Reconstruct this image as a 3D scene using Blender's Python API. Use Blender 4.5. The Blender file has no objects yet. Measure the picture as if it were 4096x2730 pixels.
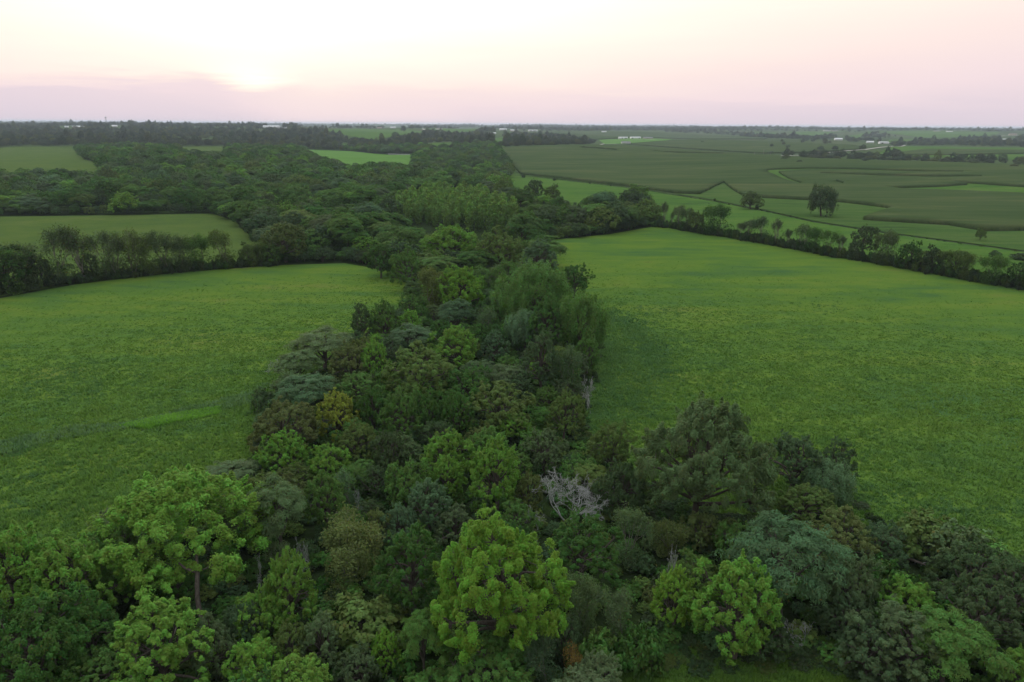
import bpy, math, random, numpy as np
from mathutils import Vector, Matrix, geometry
from math import radians as R_, sin, cos, pi
rng = np.random.default_rng(7)
S = bpy.context.scene
# ---------------------------------------------------------------- camera
CAM = np.array([0.0, 0.0, 60.0]); F = 2733.0; HOR = 497.0
pitch = math.atan((1365-HOR)/F); roll = 0.0068
fw = np.array([0, cos(pitch), -sin(pitch)]); up0 = np.array([0, sin(pitch), cos(pitch)]); rt0 = np.array([1.0, 0, 0])
rt = rt0*cos(roll)+up0*sin(roll); up = up0*cos(roll)-rt0*sin(roll)
cd = bpy.data.cameras.new('camera'); cam = bpy.data.objects.new('camera', cd); S.collection.objects.link(cam)
cd.sensor_width = 36; cd.lens = 36*F/4096; cd.clip_end = 90000; cd.clip_start = 1
m = Matrix.Identity(4)
for i in range(3):
    m[i][0] = rt[i]; m[i][1] = up[i]; m[i][2] = -fw[i]; m[i][3] = CAM[i]
cam.matrix_world = m
S.camera = cam
# ---------------------------------------------------------------- sky
SUN_AZ, SUN_EL = -19.9, 2.8
W = bpy.data.worlds.new('World'); S.world = W; W.use_nodes = True
nt = W.node_tree; nt.nodes.clear()
class NB:
    """tiny node builder"""
    def __init__(s, t): s.t = t
    def n(s, ty, **k):
        o = s.t.nodes.new(ty)
        for a, b in k.items(): setattr(o, a, b)
        return o
    def put(s, sock, v):
        if isinstance(v, bpy.types.NodeSocket): s.t.links.new(v, sock)
        else: sock.default_value = v
    def m(s, op, a, b=0.0, c=None, clamp=False):
        o = s.n('ShaderNodeMath', operation=op, use_clamp=clamp); s.put(o.inputs[0], a); s.put(o.inputs[1], b)
        if c is not None: s.put(o.inputs[2], c)
        return o.outputs[0]
    def vm(s, op, a, b=None):
        o = s.n('ShaderNodeVectorMath', operation=op); s.put(o.inputs[0], a)
        if b is not None: s.put(o.inputs[1], b)
        return o.outputs[0]
    def mix(s, f, a, b, blend='MIX'):
        o = s.n('ShaderNodeMix', data_type='RGBA', blend_type=blend); s.put(o.inputs[0], f)
        s.put(o.inputs[6], a if isinstance(a, bpy.types.NodeSocket) else (*a, 1)); s.put(o.inputs[7], b if isinstance(b, bpy.types.NodeSocket) else (*b, 1))
        return o.outputs[2]
    def sstep(s, v, a, b, lo=0.0, hi=1.0):
        o = s.n('ShaderNodeMapRange', interpolation_type='SMOOTHSTEP'); s.put(o.inputs[0], v)
        for i, x in zip((1, 2, 3, 4), (a, b, lo, hi)): o.inputs[i].default_value = x
        return o.outputs[0]
    def noise(s, vec, scale, detail=4, rough=.55, dist=0):
        o = s.n('ShaderNodeTexNoise'); s.put(o.inputs['Vector'], vec); o.inputs['Scale'].default_value = scale
        o.inputs['Detail'].default_value = detail; o.inputs['Roughness'].default_value = rough; o.inputs['Distortion'].default_value = dist
        return o.outputs[0]
    def ramp(s, f, stops, interp='LINEAR'):
        o = s.n('ShaderNodeValToRGB'); s.put(o.inputs[0], f); e = o.color_ramp.elements; o.color_ramp.interpolation = interp
        while len(e) < len(stops): e.new(.5)
        for x, (p, c) in zip(e, stops): x.position = p; x.color = (*c, 1)
        return o.outputs[0]
def lin(*c): return tuple(((x/255+.055)/1.055)**2.4 if x > 10 else x/255/12.92 for x in c)
b = NB(nt)
tc = b.n('ShaderNodeTexCoord').outputs['Generated']
sx = b.n('ShaderNodeSeparateXYZ'); nt.links.new(tc, sx.inputs[0]); X, Y, Z = sx.outputs
az = b.m('MULTIPLY', b.m('ARCTAN2', X, Y), 180/pi)
el = b.m('MULTIPLY', b.m('ARCSINE', Z), 180/pi)
da = b.m('SUBTRACT', az, SUN_AZ); ada = b.m('ABSOLUTE', da)
ada = b.m('MINIMUM', ada, b.m('SUBTRACT', 360.0, ada))
cv = b.n('ShaderNodeCombineXYZ'); b.put(cv.inputs[0], b.m('MULTIPLY', az, .045)); b.put(cv.inputs[1], b.m('MULTIPLY', el, .42))
wisp = b.noise(cv.outputs[0], 1.0, 6, .6, .35)
wisp0 = b.m('SUBTRACT', wisp, .5)
cv2 = b.n('ShaderNodeCombineXYZ'); b.put(cv2.inputs[0], b.m('MULTIPLY', az, .02)); b.put(cv2.inputs[1], b.m('MULTIPLY', el, .11))
big = b.m('SUBTRACT', b.noise(cv2.outputs[0], 1.0, 3), .5)
elw = b.m('ADD', el, b.m('MULTIPLY', wisp0, 2.6))
s_ = b.m('MAXIMUM', b.m('SUBTRACT', 1.0, b.m('DIVIDE', ada, 70.0)), 0.0)
s2 = b.m('POWER', s_, 1.5)
lefty = b.sstep(da, -22.0, 4.0, .74, 1.0)
e_ = b.m('POWER', b.m('MULTIPLY', lefty, b.m('MAXIMUM', b.m('DIVIDE', b.m('ADD', elw, b.m('MULTIPLY', big, 2.0)), 10.0), 0.0)), 1.08)
t_ = b.m('ADD', b.m('ADD', .06, b.m('MULTIPLY', s2, .17)), b.m('MULTIPLY', b.m('ADD', .33, b.m('MULTIPLY', s2, 1.1)), e_))
# glow of the veiled sun with a ragged lower edge where the cloud bank hides it
cv3 = b.n('ShaderNodeCombineXYZ'); b.put(cv3.inputs[0], b.m('MULTIPLY', az, .12)); b.put(cv3.inputs[1], b.m('MULTIPLY', el, 1.5))
wisp3 = b.m('SUBTRACT', b.noise(cv3.outputs[0], 1.0, 5, .6, .5), .5)
elg = b.m('ADD', el, b.m('ADD', b.m('MULTIPLY', wisp0, 2.2), b.m('MULTIPLY', wisp3, 1.7)))
ga = b.m('POWER', b.m('DIVIDE', da, 2.7), 2.0)
low = b.m('SUBTRACT', elg, b.m('ADD', 2.15, b.m('MULTIPLY', ga, .5)))
edge = b.sstep(low, -.35, .6)
ge = b.m('POWER', b.m('DIVIDE', b.m('SUBTRACT', el, 2.6), 1.1), 2.0)
glow = b.m('MULTIPLY', b.m('EXPONENT', b.m('MULTIPLY', b.m('ADD', ga, ge), -1.0)), edge)
bank = b.m('MULTIPLY', b.sstep(b.m('ADD', elg, b.m('MULTIPLY', ada, .03)), 3.6, 2.4), b.sstep(da, 6.0, -3.0, .35, 1.0))
t_ = b.m('MULTIPLY', t_, b.m('SUBTRACT', 1.0, b.m('MULTIPLY', bank, .62)))
tt = b.m('ADD', t_, b.m('MULTIPLY', glow, .5))
col = b.ramp(b.m('DIVIDE', tt, 2.0, clamp=True), [(0.0, lin(207, 197, 211)), (.05, lin(224, 209, 218)), (.10, lin(240, 220, 223)), (.175, lin(249, 229, 224)), (.25, lin(253, 240, 229)),
             (.34, lin(255, 250, 236)), (.43, (1.0, 1.0, .93)), (.52, (1.02, 1.04, 1.03)), (.8, (1.12, 1.15, 1.18)), (1.0, (1.18, 1.22, 1.28))])
dim = b.sstep(ada, 55.0, 150.0, 1.0, .62)                      # the eastern sky is duller at dusk
below = b.sstep(el, -1.5, -.3, 0.0, 1.0)
bg = b.n('ShaderNodeBackground'); nt.links.new(b.mix(below, lin(90, 95, 85), col), bg.inputs[0])
hi = b.sstep(el, 12.0, 50.0, 1.0, 1.45)
nt.links.new(b.m('MULTIPLY', dim, hi), bg.inputs[1])
wo = b.n('ShaderNodeOutputWorld'); nt.links.new(bg.outputs[0], wo.inputs[0])
W.cycles.sampling_method = 'MANUAL'; W.cycles.sample_map_resolution = 1024
sl = bpy.data.lights.new('sun', 'SUN'); sl.energy = 1.3; sl.angle = R_(9); sl.color = (1, .86, .68)
so = bpy.data.objects.new('sun', sl); S.collection.objects.link(so)
sd = Vector((sin(R_(SUN_AZ))*cos(R_(SUN_EL+3)), cos(R_(SUN_AZ))*cos(R_(SUN_EL+3)), sin(R_(SUN_EL+3))))
so.rotation_euler = sd.to_track_quat('Z', 'Y').to_euler()
S.view_settings.view_transform = 'Standard'; S.view_settings.look = 'None'; S.view_settings.exposure = .08; S.view_settings.gamma = 1
S.cycles.use_denoising = True; S.cycles.max_bounces = 5; S.cycles.diffuse_bounces = 3; S.cycles.transmission_bounces = 2
S.cycles.glossy_bounces = 1; S.cycles.volume_bounces = 1; S.cycles.transparent_max_bounces = 8; S.cycles.caustics_reflective = False
S.cycles.use_adaptive_sampling = True; S.cycles.adaptive_threshold = .02
# ---------------------------------------------------------------- terrain and picking
def ss(a, b_, x):
    t = np.clip((x-a)/(b_-a), 0, 1); return t*t*(3-2*t)
def hgt(x, y):
    x = np.asarray(x, float); y = np.asarray(y, float); r = np.hypot(x, y)
    w = ss(330, 1100, r); w2 = ss(1300, 3200, r); w3 = ss(2600, 7000, r)
    h = w*(4.6*np.sin(x/230+1.3)*np.cos(y/300+.4)+3.0*np.sin((x+.6*y)/165+.7))
    h = h + w2*(8*np.sin(x/820+.9)*np.sin(y/1150+.3)+5*np.sin((x-.7*y)/600))
    h = h + w3*(22+9*np.sin(x/1900+2.0)*np.cos(y/2300)+6*np.sin((x*.8+y)/1300+1))
    h = h + 30*np.exp(-((x+1900)**2/1300**2+(y-3500)**2/1300**2)) + 20*np.exp(-((x+300)**2/1500**2+(y-5200)**2/1500**2))
    return h
def ray(px, py):
    d = fw + rt*((px-2048)/F) + up*((1365-py)/F); return d/np.linalg.norm(d)
def at(px, py, dz=0.0):
    """the point of the ground (raised by dz) that pixel (px, py) of the 4096 wide photograph looks at"""
    d = ray(px, py)
    if d[2] > -.0012: d = np.array([d[0], d[1], -.0012])
    t = 20*1.004**np.arange(0, 1800); P = CAM+t[:, None]*d
    g = P[:, 2]-hgt(P[:, 0], P[:, 1])-dz
    i = np.argmax(g < 0)
    if g[i] >= 0: i = len(t)-1
    a, c = t[i-1], t[i]
    for _ in range(30):
        q = (a+c)/2; p = CAM+q*d
        if p[2]-hgt(p[0], p[1])-dz < 0: c = q
        else: a = q
    p = CAM+a*d
    return np.array([p[0], p[1], p[2]-dz])
def proj(x, y, z):
    v = np.stack([x, y, z-CAM[2]], -1); f = v@fw
    return 2048+F*(v@rt)/f, 1365-F*(v@up)/f, f
def inpoly(x, y, poly):
    x = np.asarray(x); y = np.asarray(y); r = np.zeros(x.shape, bool); n = len(poly); j = n-1
    for i in range(n):
        xi, yi = poly[i]; xj, yj = poly[j]
        if yi != yj: r ^= ((yi > y) != (yj > y)) & (x < (xj-xi)*(y-yi)/(yj-yi)+xi)
        j = i
    return r
# ---------------------------------------------------------------- helpers
COL = S.collection
def newmesh(name, V, Fc, mats, attrs=None, smooth=False):
    """V (n,3); Fc int array (m,k) with k 3 or 4, or a list"""
    me = bpy.data.meshes.new(name); V = np.asarray(V, np.float32)
    me.vertices.add(len(V)); me.vertices.foreach_set('co', V.ravel())
    Fc = np.asarray(Fc, np.int32); k = Fc.shape[1]
    me.loops.add(Fc.size); me.loops.foreach_set('vertex_index', Fc.ravel())
    me.polygons.add(len(Fc)); me.polygons.foreach_set('loop_start', np.arange(0, Fc.size, k, dtype=np.int32))
    me.polygons.foreach_set('loop_total', np.full(len(Fc), k, np.int32))
    if smooth: me.polygons.foreach_set('use_smooth', np.ones(len(Fc), bool))
    me.update(calc_edges=True)
    for nm, (dom, arr) in (attrs or {}).items():
        a = me.attributes.new(nm, 'FLOAT', dom); a.data.foreach_set('value', np.asarray(arr, np.float32))
    for mt in mats: me.materials.append(mt)
    return me
def link(name, me, parent=None, loc=None):
    o = bpy.data.objects.new(name, me); COL.objects.link(o)
    if parent: o.parent = parent
    if loc is not None: o.location = loc
    return o
def tag(o, label=None, cat=None, group=None, kind=None):
    for k, v in (('label', label), ('category', cat), ('group', group), ('kind', kind)):
        if v: o[k] = v
    return o
def thing(name, label, cat, loc=(0, 0, 0), rz=0.0, group=None):
    o = bpy.data.objects.new(name, None); COL.objects.link(o); o.location = loc; o.rotation_euler.z = rz; o.empty_display_size = .5
    return tag(o, label, cat, group)
# ---------------------------------------------------------------- materials
def mat(name):
    mt = bpy.data.materials.new(name); mt.use_nodes = True; mt.node_tree.nodes.clear(); return mt, NB(mt.node_tree)
def out(b, sh): b.t.links.new(sh, b.n('ShaderNodeOutputMaterial').inputs[0])
def princ(b, col, rough=.8, spec=.2, normal=None):
    p = b.n('ShaderNodeBsdfPrincipled'); b.put(p.inputs['Base Color'], col if isinstance(col, bpy.types.NodeSocket) else (*col, 1))
    b.put(p.inputs['Roughness'], rough); p.inputs['Specular IOR Level'].default_value = spec
    if normal is not None: b.put(p.inputs['Normal'], normal)
    return p.outputs[0]
def leaf_material(name, base=None, trans=.3, hue=.5):
    """leaves: the crown's own tint, varied leaf by leaf and clump by clump"""
    mt, b = mat(name)
    if base is None:
        a = b.n('ShaderNodeAttribute', attribute_type='INSTANCER', attribute_name='tint').outputs['Color']
    else:
        a = b.n('ShaderNodeRGB').outputs[0]; a.default_value = (*base, 1)
    lv = b.n('ShaderNodeAttribute', attribute_name='leafvar').outputs['Fac']
    cvv = b.n('ShaderNodeAttribute', attribute_name='clumpvar').outputs['Fac']
    oi = b.n('ShaderNodeObjectInfo').outputs['Random']
    va = .38 if name != 'far leaves' else .24
    v = b.m('MULTIPLY', b.m('ADD', .93-va/2, b.m('MULTIPLY', lv, va)), b.m('ADD', .82, b.m('MULTIPLY', cvv, .36)))
    v = b.m('MULTIPLY', v, b.m('ADD', .9, b.m('MULTIPLY', oi, .2)))
    h = b.n('ShaderNodeHueSaturation'); b.put(h.inputs['Color'], a); b.put(h.inputs['Value'], v)
    b.put(h.inputs['Hue'], b.m('ADD', .5, b.m('ADD', b.m('MULTIPLY', b.m('SUBTRACT', cvv, .5), .03), b.m('MULTIPLY', b.m('SUBTRACT', lv, .5), .035))))
    h.inputs['Saturation'].default_value = 1.0
    c = b.mix(b.sstep(lv, .965, .995), h.outputs[0], (.12, .11, .03)) if name != 'far leaves' else h.outputs[0]
    p = princ(b, c, .75, .1)
    tr = b.n('ShaderNodeBsdfTranslucent'); b.put(tr.inputs[0], b.mix(1.0, c, (1.2, 1.25, .5), 'MULTIPLY'))
    mx = b.n('ShaderNodeMixShader'); mx.inputs[0].default_value = trans
    b.t.links.new(p, mx.inputs[1]); b.t.links.new(tr.outputs[0], mx.inputs[2]); out(b, mx.outputs[0]); return mt
def bark_material(name, c1, c2):
    mt, b = mat(name); pos = b.n('ShaderNodeTexCoord').outputs['Object']
    mp = b.vm('MULTIPLY', pos, (6, 6, 1.2)); n_ = b.noise(mp, 1.5, 5)
    bp = b.n('ShaderNodeBump'); bp.inputs['Strength'].default_value = .5; b.put(bp.inputs['Height'], n_)
    out(b, princ(b, b.ramp(n_, [(.3, c1), (.7, c2)]), .9, .1, bp.outputs[0])); return mt
def ground_material(name, stops, scales=(.9, .12, .018), stretch=(1, 1, 1), fine=.5, rows=None, speck=None):
    """mottled vegetation seen from the air; colours belong to patches of plants"""
    mt, b = mat(name); pos = b.n('ShaderNodeNewGeometry').outputs['Position']
    p = b.vm('MULTIPLY', pos, stretch)
    n1 = b.noise(p, scales[0], 4, .65); n2 = b.noise(p, scales[1], 4, .6, .6); n3 = b.noise(p, scales[2], 3, .55, .8)
    f = b.m('ADD', b.m('MULTIPLY', n1, fine*.5), b.m('ADD', b.m('MULTIPLY', n2, .35), b.m('MULTIPLY', n3, .65-fine*.5)))
    c = b.ramp(f, stops)
    if rows:
        ang, per, amt = rows
        sp = b.n('ShaderNodeSeparateXYZ'); b.put(sp.inputs[0], pos)
        u = b.m('ADD', b.m('MULTIPLY', sp.outputs[0], cos(ang)), b.m('MULTIPLY', sp.outputs[1], sin(ang)))
        u = b.m('ADD', u, b.m('MULTIPLY', b.noise(pos, .004, 2), 60.0))
        w = b.m('SINE', b.m('MULTIPLY', u, 2*pi/per))
        c = b.mix(b.m('MULTIPLY', b.m('ADD', b.m('MULTIPLY', w, .5), .5), amt), c, (.03, .05, .02))
    if speck:
        thr, sc_, colr = speck
        c = b.mix(b.sstep(b.noise(p, sc_, 3, .7), thr, thr+.08), c, colr)
    bp = b.n('ShaderNodeBump'); bp.inputs['Strength'].default_value = .7; bp.inputs['Distance'].default_value = .5; b.put(bp.inputs['Height'], n1)
    out(b, princ(b, c, 1.0, 0.0, bp.outputs[0])); return mt
M = {}
M['leaf'] = leaf_material('leaves')
M['leaf_far'] = leaf_material('far leaves', trans=.2)
M['bark'] = bark_material('grey brown bark', (.05, .042, .035), (.12, .105, .09))
M['pale_bark'] = bark_material('pale bark', (.12, .11, .10), (.24, .22, .20))
M['dead_bark'] = bark_material('bleached dead wood', (.15, .16, .15), (.36, .38, .36))
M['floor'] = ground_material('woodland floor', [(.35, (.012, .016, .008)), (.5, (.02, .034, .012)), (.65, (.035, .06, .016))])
M['meadow'] = ground_material('tall meadow grass', [(.33, (.036, .086, .032)), (.42, (.054, .114, .026)), (.5, (.072, .134, .022)), (.57, (.090, .146, .023)), (.66, (.108, .136, .034))], (.5, .07, .02), (.8, 2.6, 1), .3)
M['meadow2'] = ground_material('olive meadow', [(.3, (.042, .078, .024)), (.5, (.062, .100, .024)), (.7, (.088, .116, .032))], (.5, .08, .02), (1, 1.5, 1))
M['pasture'] = ground_material('grazed pasture', [(.34, (.034, .070, .022)), (.48, (.052, .112, .022)), (.60, (.074, .126, .028)), (.7, (.085, .100, .04))], (.3, .06, .012), (1, 2.2, 1), .45)
M['rough'] = ground_material('rough grass', [(.34, (.026, .050, .018)), (.46, (.044, .088, .022)), (.58, (.066, .104, .030)), (.7, (.072, .080, .04))], (.3, .05, .012), (.6, 3.0, 1), .5)
M['corn'] = ground_material('tasselled corn canopy', [(.36, (.032, .058, .020)), (.5, (.048, .074, .027)), (.62, (.074, .090, .036))], (.8, .03, .007), (.5, 2.2, 1), .3, rows=(.5, 5.1, .18))
M['lawn'] = ground_material('mown lawn', [(.3, (.06, .14, .03)), (.6, (.09, .18, .04)), (.75, (.12, .15, .06))], (.3, .04, .01))
M['base'] = ground_material('far farmland', [(.36, (.028, .044, .02)), (.45, (.045, .070, .028)), (.52, (.055, .085, .03)), (.6, (.070, .080, .04))], (.05, .006, .0016), (1, .6, 1), .3)
M['mown'] = ground_material('mown track', [(.3, (.03, .06, .015)), (.5, (.05, .10, .02)), (.68, (.07, .085, .035))], (1.5, .3, .05))
def plain(name, c, rough=.6, c2=None, sc_=2.0):
    mt, b = mat(name)
    cc = b.ramp(b.noise(b.n('ShaderNodeNewGeometry').outputs['Position'], sc_, 4), [(.3, c), (.7, c2 or tuple(x*.85 for x in c))])
    out(b, princ(b, cc, rough, .3)); return mt
# ---------------------------------------------------------------- tree building
def nrm(v): return v/np.maximum(np.linalg.norm(v, axis=-1, keepdims=True), 1e-9)
def rdir(n, r): return nrm(r.normal(size=(n, 3)))
def tubes(paths, sides=5):
    VV, FF, base = [], [], 0
    a = np.arange(sides)*2*pi/sides
    for P, Rr in paths:
        P = np.asarray(P, float); Rr = np.asarray(Rr, float); k = len(P)
        T = nrm(np.gradient(P, axis=0)); ref = np.array([0.31, .95, .05]) if abs(T[0][2]) > .6 else np.array([0, 0, 1.0])
        A = nrm(np.cross(T, ref)); B = np.cross(T, A)
        ring = P[:, None, :]+Rr[:, None, None]*(A[:, None, :]*np.cos(a)[None, :, None]+B[:, None, :]*np.sin(a)[None, :, None])
        VV.append(ring.reshape(-1, 3))
        i = np.arange(k-1)[:, None]*sides; j = np.arange(sides)[None, :]; j2 = (j+1) % sides
        FF.append((base+np.stack([i+j, i+j2, i+sides+j2, i+sides+j], -1)).reshape(-1, 4)); base += k*sides
    return np.concatenate(VV), np.concatenate(FF)
def curve(p0, p1, r0, r1, r, n=4, wob=.06, sag=.0):
    t = np.linspace(0, 1, n)[:, None]; L = np.linalg.norm(np.asarray(p1)-p0)
    P = np.asarray(p0)*(1-t)+np.asarray(p1)*t + np.sin(pi*t)*r.normal(size=3)*L*wob + np.array([0, 0, 1.0])*np.sin(pi*t)*sag*L
    return P, np.linspace(r0, r1, n)
def leaf_quads(C, N, ln, wd, r, clump, droop=None):
    n = len(C); N = nrm(N); t = rdir(n, r)
    if droop is not None: t = nrm(t*(1-droop)+np.array([0, 0, -1.0])*droop*2)
    T = nrm(t-N*(t*N).sum(1, keepdims=True)); B = np.cross(N, T)
    L = ln*r.uniform(.7, 1.3, (n, 1)); Wd = wd*r.uniform(.7, 1.3, (n, 1))
    V = np.stack([C-T*L*.5, C+B*Wd*.5+T*L*.08, C+T*L*.5, C-B*Wd*.5+T*L*.08], 1)
    # a little fold so that a leaf spray is not one flat card
    V[:, 1] += N*Wd*.18; V[:, 3] += N*Wd*.18
    Fc = np.arange(n*4).reshape(n, 4)
    return V.reshape(-1, 3), Fc, {'leafvar': ('FACE', r.random(n)), 'clumpvar': ('FACE', clump)}
KIND = dict(
  puffy=dict(nl=34, lr=.22, ld=.78, rc=.085, ncl=15, rz=1.25, ln=.175, wd=.135, up=.5, squash=1.0, el=1.35),
  dense=dict(nl=24, lr=.27, ld=.74, rc=.08, ncl=18, rz=1.0, ln=.165, wd=.125, up=.4, squash=1.0, el=1.1),
  feather=dict(nl=13, lr=.36, ld=.66, rc=.20, rz=.25, ln=.36, wd=.10, up=.9, squash=.8),
  willow=dict(nl=14, lr=.36, ld=.64, rc=.12, rz=1.7, el=1.2, ln=.34, wd=.12, up=.2, squash=1.0),
  open=dict(nl=9, lr=.38, ld=.72, rc=.2, rz=.6, ln=.26, wd=.15, up=.5, squash=.9),
  shrub=dict(nl=6, lr=.55, ld=.45, rc=.2, rz=.9, ln=.2, wd=.15, up=.4, squash=1.0))
def gen_tree(kind, Rr, H, nleaf, seed, lod=1.0, low=.12, base_gap=.1):
    """returns (leaf mesh data, wood mesh data); crown radius Rr, total height H, base of the trunk at the origin"""
    k = KIND[kind]; r = np.random.default_rng(seed)
    zc = H*(.5+base_gap*.5); hz = H*(.5-base_gap*.5)            # crown ellipsoid: centre height and half height
    nl = k['nl']; g = (np.arange(nl)+.5)/nl
    th = np.arange(nl)*2.39996+r.uniform(0, 6); zz = 1-g*(1.6 if base_gap < .26 else 1.2)
    rr = np.sqrt(np.maximum(1-zz**2, .05))
    LD = np.stack([rr*np.cos(th), rr*np.sin(th), zz], 1)*r.uniform(.78, 1.12, (nl, 1))
    E = np.array([Rr, Rr, hz*k['squash']])
    LC = LD*k['ld']*E+np.array([0, 0, zc]); LR = k['lr']*r.uniform(.62, 1.38, nl); cone = dict(puffy=.38, dense=.15, willow=.2).get(kind, 0)*r.uniform(.5, 1.4)
    tz = np.clip((LC[:, 2]-zc)/hz, -1, 1)[:, None]; LC[:, :2] *= 1-cone*(tz*.75+.1)+.18*r.normal(size=(nl, 1)); LC[:, 2] += hz*r.normal(0, .09, nl); LC[:, :2] += r.normal(0, .07*Rr, 2)
    if kind == 'willow': LC[:, 2] += hz*.12
    clumps, outs = [], []
    ncl = k.get('ncl', 26)
    for i in range(nl):
        d = rdir(ncl*3, r); ow = nrm(LD[i:i+1]); sc = (d*ow).sum(1)+.35*d[:, 2]
        d = d[np.argsort(-sc+r.normal(0, .35, len(sc)))[:ncl]]
        c = LC[i]+d*LR[i]*E*np.array([1, 1, k.get('el', 1)])*r.uniform(.45, 1.35, (len(d), 1))
        clumps.append(c); outs.append(nrm(d+nrm((c-[0, 0, zc])/E)))
    Cc = np.concatenate(clumps); Co = np.concatenate(outs)
    # drop clumps buried deep within other lobes
    q = np.min([np.linalg.norm((Cc-LC[i])/(LR[i]*E), axis=1) for i in range(nl)], 0)
    keep = ((q > .4) | (nl > 20)) & (Cc[:, 2] > H*.04); Cc, Co = Cc[keep], Co[keep]
    n = len(Cc); rs = k['rc']*Rr*r.uniform(.65, 1.35, n)
    per = r.multinomial(nleaf, rs**2/np.sum(rs**2)); idx = np.repeat(np.arange(n), per); N = len(idx)
    d = rdir(N, r); d = nrm(d+Co[idx]*.55+np.array([0, 0, 1.0])*k['up'])
    rad = rs[idx][:, None]*r.uniform(.55, 1.08, (N, 1))
    off = d*rad*np.array([1, 1, k['rz']])
    if kind == 'feather': off[:, 2] -= .22*(np.linalg.norm(off[:, :2], axis=1)**2)/np.maximum(rs[idx], .2)
    if kind == 'willow': off[:, 2] -= r.random(N)**1.3*rs[idx]*2.2
    if kind in ('puffy', 'dense', 'shrub'):          # sprays that taper outwards and upwards, each its own way
        ax = nrm(Co*.75+np.array([0, 0, .75 if kind == 'puffy' else .35])+r.normal(size=(n, 3))*(.38 if kind == 'puffy' else .6)); u = r.random((N, 1))**1.25; ln_ = rs*r.uniform(.6, 2.3 if kind == 'puffy' else 1.9, n)
        off = off*(1-.72*u)*r.uniform(.6, 1.35, n)[idx][:, None]+ax[idx]*ln_[idx][:, None]*u
    C = Cc[idx]+off
    fs = np.array([Rr/np.percentile(np.hypot(C[:, 0], C[:, 1]), 96)]*2+[H/np.percentile(C[:, 2], 99.7)]); C = C*fs; Cc = Cc*fs; LC = LC*fs
    nm = nrm(d*.75+Co[idx]*.3+np.array([0, 0, .45])+r.normal(size=(N, 3))*(.34 if lod < 1.5 else .18))
    leaf = leaf_quads(C, nm, k['ln']*lod, k['wd']*lod, r, r.random(n)[idx], .5 if kind == 'willow' else None)
    # wood
    tr = .028*H+.02*Rr; lean = r.normal(0, .05*H, 2)
    top = np.array([lean[0], lean[1], zc+hz*.35]); paths = []
    tp = curve([0, 0, -.6], top, tr, tr*.3, r, 7, .02); paths.append(tp)
    for i in range(nl):
        f = r.uniform(.3, .85); j = min(int(f*6), 5); p0 = tp[0][j]*(1-(f*6-j))+tp[0][j+1]*(f*6-j)
        if LC[i][2] < p0[2]: p0 = tp[0][2]
        rb = tr*(.62-.4*f); cpt = curve(p0, LC[i], rb, rb*.4, r, 4, .07, .05); paths.append(cpt)
        if lod <= 1.3:
            near = np.argsort(np.linalg.norm(Cc-LC[i], axis=1))[:14]
            for q_ in r.permutation(near)[:8]: paths.append(curve(LC[i]*.9+cpt[0][2]*.1, Cc[q_], rb*.34, .012, r, 3, .08))
    return leaf, tubes(paths, 6 if lod <= 1 else 4)
def gen_open(Rr, H, nleaf, seed, lod=1.0, low_leaf=0):
    """wispy hedgerow tree: bare grey limbs in a vase, thin foliage at the tips"""
    r = np.random.default_rng(seed); paths, tips = [], []
    def grow(p, d, L, rad, dep):
        e = p+d*L; paths.append(curve(p, e, rad, rad*.62, r, 3, .06))
        if dep == 0: tips.append(e); return
        for _ in range(r.integers(2, 4)):
            nd = nrm(d+r.normal(size=3)*[.42, .42, .2]+[0, 0, .18]); grow(e, nd, L*r.uniform(.62, .85), rad*.55, dep-1)
    for s in range(r.integers(1, 4)):
        d0 = nrm(np.array([r.normal(0, .3), r.normal(0, .3), 1.0])); grow(np.array([0, 0, -.3]), d0, H*.27, .016*H, 5)
    T = np.array(tips); sc = np.array([Rr/np.percentile(np.hypot(T[:, 0], T[:, 1]), 95)]*2+[H*.95/np.max(T[:, 2])])
    paths = [(P*sc, Q) for P, Q in paths]; T = T*sc; n = len(T)
    idx = r.integers(0, n, nleaf); off = rdir(nleaf, r)*np.array([1, 1, .8])*Rr*.24*r.random((nleaf, 1))**.8; off[:, 2] -= r.random(nleaf)**2*H*.22
    C = T[idx]+off
    if low_leaf:
        a = rdir(low_leaf, r); cl = np.array([[r.normal(0, Rr*.3), r.normal(0, Rr*.3), H*r.uniform(.08, .4)] for _ in range(14)])
        ii = r.integers(0, 14, low_leaf); C = np.concatenate([C, cl[ii]+a*np.array([.3, .3, .26])*Rr]); idx = np.concatenate([idx, ii])
    N = len(C)
    leaf = leaf_quads(C, r.normal(size=(N, 3))*.5+[0, 0, .8], .30*lod, .17*lod, r, np.random.default_rng(seed).random(max(n, 14))[idx])
    return leaf, tubes(paths, 4)
def gen_bare(Rr, H, seed, dep=6, stems=2, rad=.03):
    r = np.random.default_rng(seed); paths, tips = [], []
    def grow(p, d, L, ra, k_):
        e = p+d*L; paths.append(curve(p, e, ra, ra*.68, r, 4 if k_ > 3 else 3, .07)); tips.append(e)
        if k_ == 0: return
        for q in range(2 if r.random() < .45 else 3):
            nd = nrm(d+r.normal(size=3)*[.55, .55, .42]-[0, 0, .05]); grow(e-d*L*r.uniform(0, .35)*(q > 0), nd, L*r.uniform(.6, .84), ra*r.uniform(.48, .66), k_-1)
    for s in range(stems):
        an = s*2*pi/stems+r.uniform(0, 1); grow(np.array([0, 0, -.3]), nrm(np.array([cos(an)*.8*(stems > 1), sin(an)*.8*(stems > 1), 1.0])), H*.3, rad*H*.75, dep)
    T = np.array(tips); sc = np.array([Rr/np.percentile(np.hypot(T[:, 0], T[:, 1]), 96)]*2+[H/np.max(T[:, 2])])
    paths = [(P*sc, np.maximum(Q, .014)) for P, Q in paths]
    return tubes(paths, 4)
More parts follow.
